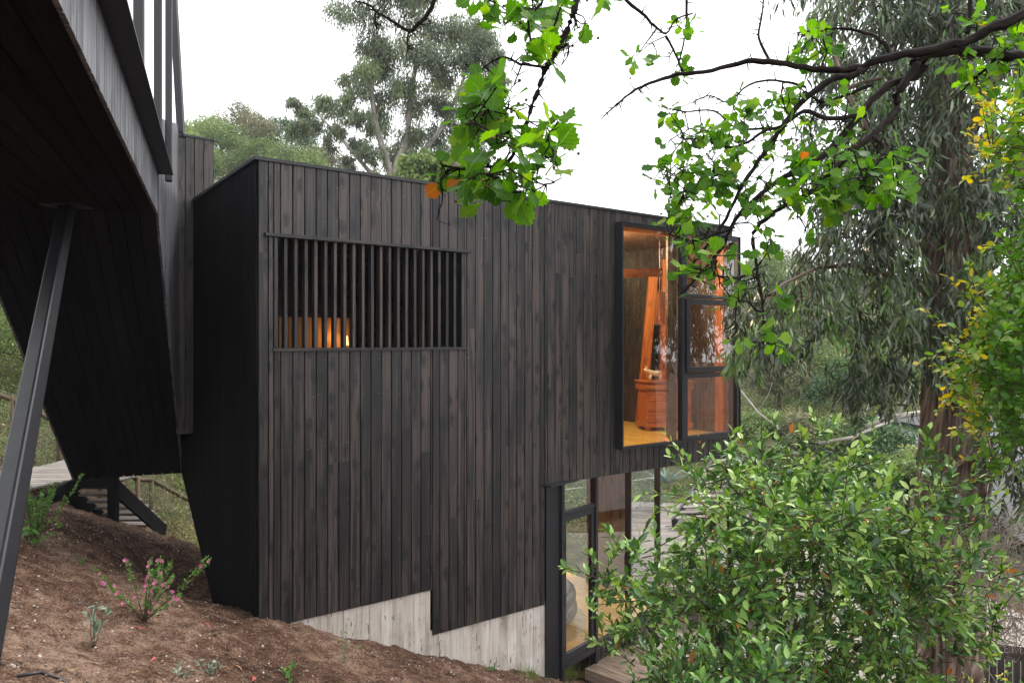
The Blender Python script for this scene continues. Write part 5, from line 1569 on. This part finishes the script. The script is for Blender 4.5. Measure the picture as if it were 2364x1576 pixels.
for (x_, D_, rx, rz, mt, lb_) in [
 (-60, 16.5, 2.3, 3.6, 'shrub_dark', 'dense dark green tree at the far left beyond the boardwalk'), (75, 17.5, 1.2, 1.6, 'shrub', 'bright green bush right beside the boardwalk fence'),
 (-230, 14.0, 2.2, 3.4, 'shrub_dark', 'dense dark tree beyond the left edge, behind the bridge'),
 (60, 20, 2.0, 2.0, 'shrub', 'green bush behind the wire fence at far left'),
 (190, 19, 1.5, 1.2, 'shrub', 'yellow green bush behind the fence and boardwalk'),
 (420, 19.5, 1.6, 1.2, 'shrub_dull', 'dry looking bush seen under the bridge near the end wall'),
 (320, 21, 1.7, 1.4, 'shrub_dull', 'dry bush seen under the bridge above the stairs')]:
    puff('bank_bush', at_px(x_, D_), rx, rz, M[mt], lb_, 'bushes on the bank behind the boardwalk', leaf=.075, n=7000, lumps=36, trunk_h=.2 if rz < 3 else .8)
# unseen tall trees added left of the bridge to shade the dark end wall
for (x_, y_, rx, rz, lb_) in [(-9.5, 7.5, 2.4, 3.6, 'unseen dark tree added for shade, left of the bridge by the boardwalk'), (-9.0, 2.5, 2.5, 3.8, 'unseen dark tree added for shade, left of the bridge near the steel leg'), (-11.5, 10.5, 2.6, 4.2, 'unseen dark tree added for shade, left of the bridge above the bank')]:
    puff('shade_tree', (x_, y_, float(H(x_, y_, False))), rx, rz, M['shrub_dark'], lb_, 'unseen shade trees left of the bridge', leaf=.14, n=5000, lumps=36, trunk_h=1.2)

# ground cover on the slopes
def undergrowth(name, n, xr, yr, mat, label, size, hgt, cond=None, per=26, seed=3):
    x = rng.uniform(*xr, n); y = yr[0] + (yr[1] - yr[0]) * rng.random(n) ** 1.4
    k = fbm(x * .5, y * .5, 3, seed) > -.32
    if cond is not None: k &= cond(x, y)
    x = x[k]; y = y[k]; z = H(x, y)
    s_ = (.6 + .035 * y); per = int(per * 1.8)
    X_ = np.repeat(x, per) + rng.normal(size=len(x) * per) * .20 * np.repeat(s_, per)
    Y_ = np.repeat(y, per) + rng.normal(size=len(x) * per) * .20 * np.repeat(s_, per)
    Z_ = np.repeat(z, per) + np.abs(rng.normal(size=len(x) * per)) * hgt * np.repeat(s_ * (.35 + rng.random(len(x))), per)
    rd = np.clip(np.repeat(.45 + .9 * fbm(x * .45 + 7, y * .45, 3, seed + 4), per) + rng.normal(size=len(X_)) * .15, 0, 1)
    o = leaf_mesh(name, SIMPLE, np.stack([X_, Y_, Z_], -1), randdir(len(X_), .3), randdir(len(X_), .8), size * np.repeat(s_, per) * rng.uniform(.6, 1.3, len(X_)), M[mat], rnd=rd)
    return tag(o, label, 'undergrowth', kind='stuff')
notyard = lambda x, y: ~((x > 1.2) & (x < 10) & (y < 18.4)) & ~((x > 9.8) & (y < 30) & (x < 19.5 + (y - 18) * .3)) & ~((x < 1.5) & (x > -6) & (y < 16))
undergrowth('slope_undergrowth', 3600, (-1, 34), (17.8, 62), 'shrub', 'tangled green ground cover on the slope right of the house', .062, .30, notyard)
undergrowth('slope_weeds', 2400, (-1, 34), (17.8, 50), 'shrub_dull', 'dry brownish weeds among the green on the right slope', .055, .26, notyard, seed=12)
undergrowth('bank_undergrowth', 3200, (-20, -3), (13.0, 30), 'shrub', 'leafy ground cover on the bank behind the boardwalk', .055, .26, lambda x, y: ~((x > -8.5) & (y < 14.2)), seed=22)
undergrowth('bank_weeds', 2600, (-20, -3), (13.0, 30), 'shrub_dull', 'dry brown weeds on the bank behind the boardwalk', .05, .24, lambda x, y: ~((x > -8.5) & (y < 14.2)), seed=31)
undergrowth('hill_undergrowth', 5200, (-60, 2), (34, 84), 'shrub', 'green scrub covering the hill behind the house', .062, .34, lambda x, y: y > 34, seed=41)

# pale fallen branches on the right slope
for i, (pts, r_, lb_) in enumerate([
 ([(1880, 1022, 20), (1960, 1008, 20), (2010, 985, 20.3), (2050, 970, 20.6)], .05, 'pale fallen log lying among shrubs left of the big trunk'),
 ([(1990, 985, 22), (2060, 960, 22), (2130, 950, 22)], .10, 'grey fallen branch higher up beside the big trunk'),
 ([(1700, 900, 21), (1740, 950, 20.5), (1790, 990, 20)], .035, 'thin bare branch leaning on the slope right of the house')]):
    mb = MB(); mb.tube([P(*p) for p in pts], [r_, r_ * .9, r_ * .8, r_ * .6][:len(pts)], 8)
    q_ = P(*pts[1]); mb.tube([q_, q_ + [.35, .1, .5], q_ + [.5, .1, 1.0]], [r_ * .5, r_ * .3, r_ * .12], 6)
    tag(mb.build('fallen_branch', M['bark_pale'], smooth=True), lb_, 'branch', 'fallen branches')

# dry twiggy shrub right of the trunk
p0 = P(2290, 1560, 7.5); p0[2] = float(H(p0[0], p0[1], False))
ds = MB(); nodes = [(p0, .02), (p0 + [0, 0, .4], .018)]
ds.tube([p0 - [0, 0, .2], p0 + [0, 0, .4]], [.022, .018], 6)
for _ in range(420):
    x_ = random.gauss(2320, 80); y_ = random.uniform(1190, 1500); sub_ = random.sample(nodes, min(len(nodes), 9)); k0_ = len(sub_); limb_to(ds, sub_, P(x_, y_, random.uniform(6.6, 8.4)), .013, 6, .24, sides=4, tip=.45); nodes += sub_[k0_:]
    if len(nodes) > 500: nodes = nodes[:2] + random.sample(nodes[2:], 350)
tag(ds.build('dry_shrub', M['drytwig'], smooth=True), 'leafless grey twiggy shrub in front of the board fence', 'shrub')
# yellow green sprig over the board fence
def small_plant(name, base, h, spread, nst, nl, leaf, mat, tmpl, label, cat='plant', group=None, flower=0, stem='stem', up=1.0, lean=(0, 0)):
    base = np.asarray(base, float); root = empty(name, base, label, cat, group)
    mb = MB(); pos = []; ax = []; nr = []; sc = []; fl_ = []
    for i in range(nst):
        d = np.array([random.gauss(0, 1) * spread + lean[0], random.gauss(0, 1) * spread + lean[1], h * random.uniform(.6, 1.1)])
        pts = [base + d * u + np.array([0, 0, -.02]) + rng.normal(size=3) * .03 * h * u for u in (0, .35, .7, 1)]
        mb.tube(pts, [.0045 * h / .4 + .001, .003, .0022, .001], 4, False)
        for j in range(nl):
            u = random.random() ** .7 * .8 + .2; k_ = min(2, int(u * 3)); f_ = u * 3 - k_
            p = pts[k_] * (1 - f_) + pts[k_ + 1] * f_
            a = nrm(rng.normal(size=3) * .8 + np.array([0, 0, .5 * up]) + d * .4)
            pos.append(p); ax.append(a); nr.append(np.array([0, -.3, 1]) + rng.normal(size=3) * .4); sc.append(leaf * random.uniform(.6, 1.2))
        for j in range(flower):
            if random.random() < (.8 if flower > 1 else .12):
                u = random.uniform(.35, 1); k_ = min(2, int(u * 3)); f_ = u * 3 - k_
                fl_.append(pts[k_] * (1 - f_) + pts[k_ + 1] * f_ + rng.normal(size=3) * .02)
    mb.build('stems', M[stem], root, smooth=True)
    leaf_mesh('leaves', tmpl, np.array(pos), np.array(ax), np.array(nr), np.array(sc), M[mat], root)
    if flower:
        PP = []; AA = []; NN = []
        for p in fl_:
            f = nrm(np.array([random.gauss(0, .5), -1, .4 + random.gauss(0, .4)]))
            a = nrm(np.cross(f, [0, 0, 1])); b_ = np.cross(a, f)
            for k in range(5):
                t_ = k * 2 * math.pi / 5
                PP.append(p); AA.append(a * math.cos(t_) + b_ * math.sin(t_) + f * .35); NN.append(f)
        leaf_mesh('petals', ROUND, np.array(PP), np.array(AA), np.array(NN), np.full(len(PP), .021), M['pink'], root)
    return root
def gpx(x, y, D0=2.5, D1=22, step=.01):
    """ground point seen at photo pixel (x, y)"""
    D = D0
    while D < D1:
        p = P(x, y, D)
        if p[2] <= float(H(p[0], p[1], True)): return p
        D += .02
    return P(x, y, D1)
small_plant('fence_sprig', P(2300, 1600, 6.0) - [0, 0, .2], .55, .12, 8, 16, .045, 'yel', OVAL, 'yellow green sprig in front of the black board fence')
small_plant('pink_mallow', gpx(330, 1425), .50, .18, 17, 60, .032, 'pot', OVAL, 'small shrub with pink flowers on the brown slope', flower=4, lean=(.08, .0))
small_plant('mallow_bush', gpx(75, 1250), .62, .15, 24, 75, .034, 'pot', OVAL, 'leafy bush with few pink flowers beside the steel leg', flower=1)
small_plant('round_leaf_weed', gpx(100, 1262), .26, .10, 5, 4, .085, 'pot', ROUND, 'weed with big round leaves below the leafy bush')
small_plant('grey_sage', gpx(215, 1490), .36, .06, 5, 11, .055, 'greyleaf', OVAL, 'grey green sage seedling with woody stems at the lower left')
small_plant('silver_seedling', gpx(425, 1562), .12, .03, 3, 7, .045, 'greyleaf', OVAL, 'silvery seedling at the bottom edge, left of its twin')
small_plant('silver_seedling', gpx(482, 1556), .14, .035, 4, 8, .045, 'greyleaf', OVAL, 'taller silvery seedling at the bottom edge, right of its twin')
small_plant('thin_weed', gpx(790, 1528), .33, .12, 6, 9, .028, 'pot', OVAL, 'sparse twiggy weed near the sloping concrete foot', stem='drytwig')
small_plant('wall_sprout', gpx(1008, 1512), .34, .06, 4, 9, .03, 'pot', OVAL, 'thin green sprout at the step in the concrete')
small_plant('bottom_weed', gpx(662, 1567), .12, .05, 4, 10, .045, 'pot', OVAL, 'bright green weed at the bottom edge below the concrete')
small_plant('low_sprout', gpx(1120, 1545), .13, .07, 6, 8, .035, 'pot', OVAL, 'low green sprout before the right end of the concrete')
small_plant('corner_weed', gpx(1360, 1562), .32, .07, 6, 14, .035, 'greyleaf', OVAL, 'grey leaved weed growing in front of the glazed door')
small_plant('mound_weed', gpx(350, 1200, 8), .22, .10, 6, 14, .045, 'pot', OVAL, 'green weed at the foot of the open stairs')
for i, (x_, y_) in enumerate([(190, 1300), (235, 1350), (870, 1210), (60, 1400), (120, 1420), (330, 1500)]): pass
small_plant('tiny_weed', gpx(185, 1300), .08, .06, 6, 8, .022, 'pot', OVAL, 'tiny weed patch on the slope above the pink flowers', 'plant')
small_plant('tiny_weed', gpx(232, 1345), .06, .06, 5, 7, .02, 'pot', OVAL, 'tiny weed patch just left of the pink flowers', 'plant')
# grass tufts
def grass_tuft(base, n_, h, spr, label):
    base = np.asarray(base, float)
    V_ = [(-.018, 0, 0), (.018, 0, 0), (-.015, .35, .02), (.015, .35, .02), (-.009, .7, .12), (.009, .7, .12), (0, 1, .32)]
    pos = base + rng.normal(size=(n_, 3)) * np.array([spr, spr, 0]); pos[:, 2] = H(pos[:, 0], pos[:, 1]) - .01
    a = rng.normal(size=(n_, 3)) * .55; a[:, 2] = 1
    nr = -a * np.array([1, 1, 0]) + np.array([0, 0, .01])
    o = leaf_mesh('grass_tuft', (V_, [(0, 1, 3, 2), (2, 3, 5, 4), (4, 5, 6)]), pos, a, -nr * -1, h * rng.uniform(.5, 1.2, n_), M['grass'])
    return tag(o, label, 'grass', 'grass tufts')
grass_tuft(gpx(1262, 1548), 260, .24, .10, 'lush grass tuft at the foot of the steel door post')
grass_tuft(gpx(1310, 1560), 200, .22, .10, 'grass tuft in front of the glazed door sill')
grass_tuft(gpx(1215, 1556), 120, .16, .08, 'smaller grass tuft at the right end of the concrete')
# agave
ag = MB(); pa_ = P(1532, 1112, 19.0); av = []; af = []
root = pa_
pos = []; ax = []
for i in range(22):
    t_ = i * 2.4; el = random.uniform(.15, 1.2)
    ax.append((math.cos(t_), math.sin(t_), el)); pos.append(pa_)
AG = ([(-.05, 0, 0), (0, 0, -.03), (.05, 0, 0), (-.07, .4, .05), (0, .4, 0), (.07, .4, .05), (-.03, .8, .03), (0, .8, 0), (.03, .8, .03), (0, 1, 0)], [(0, 1, 4, 3), (1, 2, 5, 4), (3, 4, 7, 6), (4, 5, 8, 7), (6, 7, 9), (7, 8, 9)])
tag(leaf_mesh('agave_plant', AG, np.array(pos), np.array(ax), np.tile([0, 0, 1.0], (22, 1)), rng.uniform(.5, .75, 22), M['agave']), 'blue grey agave rosette on the slope past the glazed corner', 'agave')

# dead leaves on the soil
DL = [(250, 1400, .10), (345, 1520, .13), (195, 1485, .11), (540, 1540, .12), (520, 1505, .06), (835, 1500, .09), (120, 1250, .11), (470, 1440, .10), (400, 1225, .08), (640, 1480, .06), (720, 1560, .08), (60, 1450, .07), (575, 1565, .13), (905, 1545, .07), (150, 1340, .07), (385, 1330, .06), (320, 1450, .13), (460, 1395, .10)]
DLL = ['tan curled leaf just right of the grey sage seedling', 'reddish pink dry leaf below the pink flowering shrub, left of the silvery seedlings', 'tan leaf lying against the stem of the grey sage seedling', 'tan curled leaf right of the silvery seedlings', 'small tan leaf above and right of the silvery seedlings',
 'tan leaf near the thin twiggy weed by the concrete', 'tan leaf below the round leaved weed near the steel leg', 'reddish leaf just right of the base of the pink flowering shrub', 'tan leaf in the shaded hollow under the bridge', 'tiny tan leaf below the left end of the concrete',
 'tan leaf at the bottom edge right of the bright green weed', 'tan leaf beside the foot of the steel leg', 'bright reddish leaf at the bottom edge between silvery seedlings and bright green weed', 'small tan leaf at the bottom edge below the concrete step', 'small tan leaf left of the pink flowering shrub',
 'small tan leaf at the upper right of the pink flowering shrub', 'reddish leaf directly below the pink flowering shrub', 'tan leaf in the hollow at the foot of the dark end wall']
v_ = []
tmpl_dl = MB()
nn = 7
for i in range(nn):
    f_ = i / (nn - 1); wd = .10 * math.sin(math.pi * min(f_ * .93 + .05, 1)) ; cxx = .16 * math.sin(math.pi * f_)
    v_ += [(cxx - wd, f_ - .5, .10 * math.sin(math.pi * f_) + .03), (cxx, f_ - .5, .10 * math.sin(math.pi * f_)), (cxx + wd, f_ - .5, .10 * math.sin(math.pi * f_) + .04)]
fdl = [(3 * i + a, 3 * i + a + 1, 3 * i + a + 4, 3 * i + a + 3) for i in range(nn - 1) for a in (0, 1)]
for i, (x_, y_, L_) in enumerate(DL):
    p = gpx(x_, y_); a = random.uniform(0, 6.28); dxv = .15
    gz = (float(H(p[0] + dxv, p[1], False)) - float(H(p[0] - dxv, p[1], False))) / (2 * dxv); gyv = (float(H(p[0], p[1] + dxv, False)) - float(H(p[0], p[1] - dxv, False))) / (2 * dxv)
    nv = np.array([-gz, -gyv, 1.0]); axv = np.array([math.cos(a), math.sin(a), 0]); axv[2] = gz * axv[0] + gyv * axv[1]
    o = leaf_mesh('fallen_leaf', (v_, fdl), np.array([p + nrm(nv) * .008]), np.array([axv]), np.array([nv]), np.array([L_]), M['dead'], rnd=np.array([1.0 if i in (1, 12, 7, 16) else random.random() * .6]))
    tag(o, DLL[i], 'leaf', 'fallen leaves on the soil')
n = 2600
x, y = scatter_ground(n, -7.5, 2.2, 3.6, 12.2)
k = fbm(x * .9 + 14, y * .9, 3, 61) > .0
x, y = x[k], y[k]; n = len(x)
o = leaf_mesh('leaf_litter', LANCE_C, np.stack([x, y, H(x, y) + .004], -1), randdir(n) * np.array([1, 1, .12]), randdir(n, 2.5), rng.uniform(.02, .065, n), M['dead'], rnd=rng.random(n) * .6, wscale=rng.uniform(.6, 1.6, n))
tag(o, 'thin scatter of dry bits, straw and small leaves on the soil', 'litter', kind='stuff')
lt = MB()
for _ in range(260):
    x_, y_ = random.uniform(-7, 2), random.uniform(3.8, 11.5); a_ = random.uniform(0, 6.28); L_ = random.uniform(.04, .22)
    pts_ = [np.array([x_ + math.cos(a_) * L_ * f_, y_ + math.sin(a_) * L_ * f_ + .01 * math.sin(9 * f_), 0]) for f_ in (0, .35, .7, 1)]
    for p_ in pts_: p_[2] = float(H(p_[0], p_[1])) + .006
    lt.tube(pts_, [.0028, .0025, .002, .0012], 4, False)
tag(lt.build('twig_litter', M['drytwig']), 'short dry twigs scattered over the bare soil', 'litter', kind='stuff')
# black irrigation hose
mb = MB(); mb.tube([gpx(x_, y_) + [0, 0, .012] for x_, y_ in ((40, 1560), (95, 1552), (140, 1566), (170, 1590))], .008, 8)
tag(mb.build('irrigation_hose', M['blackplastic'], smooth=True), 'thin black hose half buried in soil at lower left', 'hose')

# thin valley air
hz = MB()
hz.box(WP, -150, 180, -30, 200, -9.5 - 12, 42, 0.5)
hm = bpy.data.materials.new('air'); hm.use_nodes = True; t = hm.node_tree
t.nodes.remove(t.nodes['Principled BSDF'])
pv = N(t, "ShaderNodeVolumePrincipled"); pv.inputs['Color'].default_value = (.93, .95, 1.0, 1); pv.inputs['Density'].default_value = .0007
t.links.new(pv.outputs[0], t.nodes['Material Output'].inputs['Volume'])
tag(hz.build('haze', hm), kind='stuff')
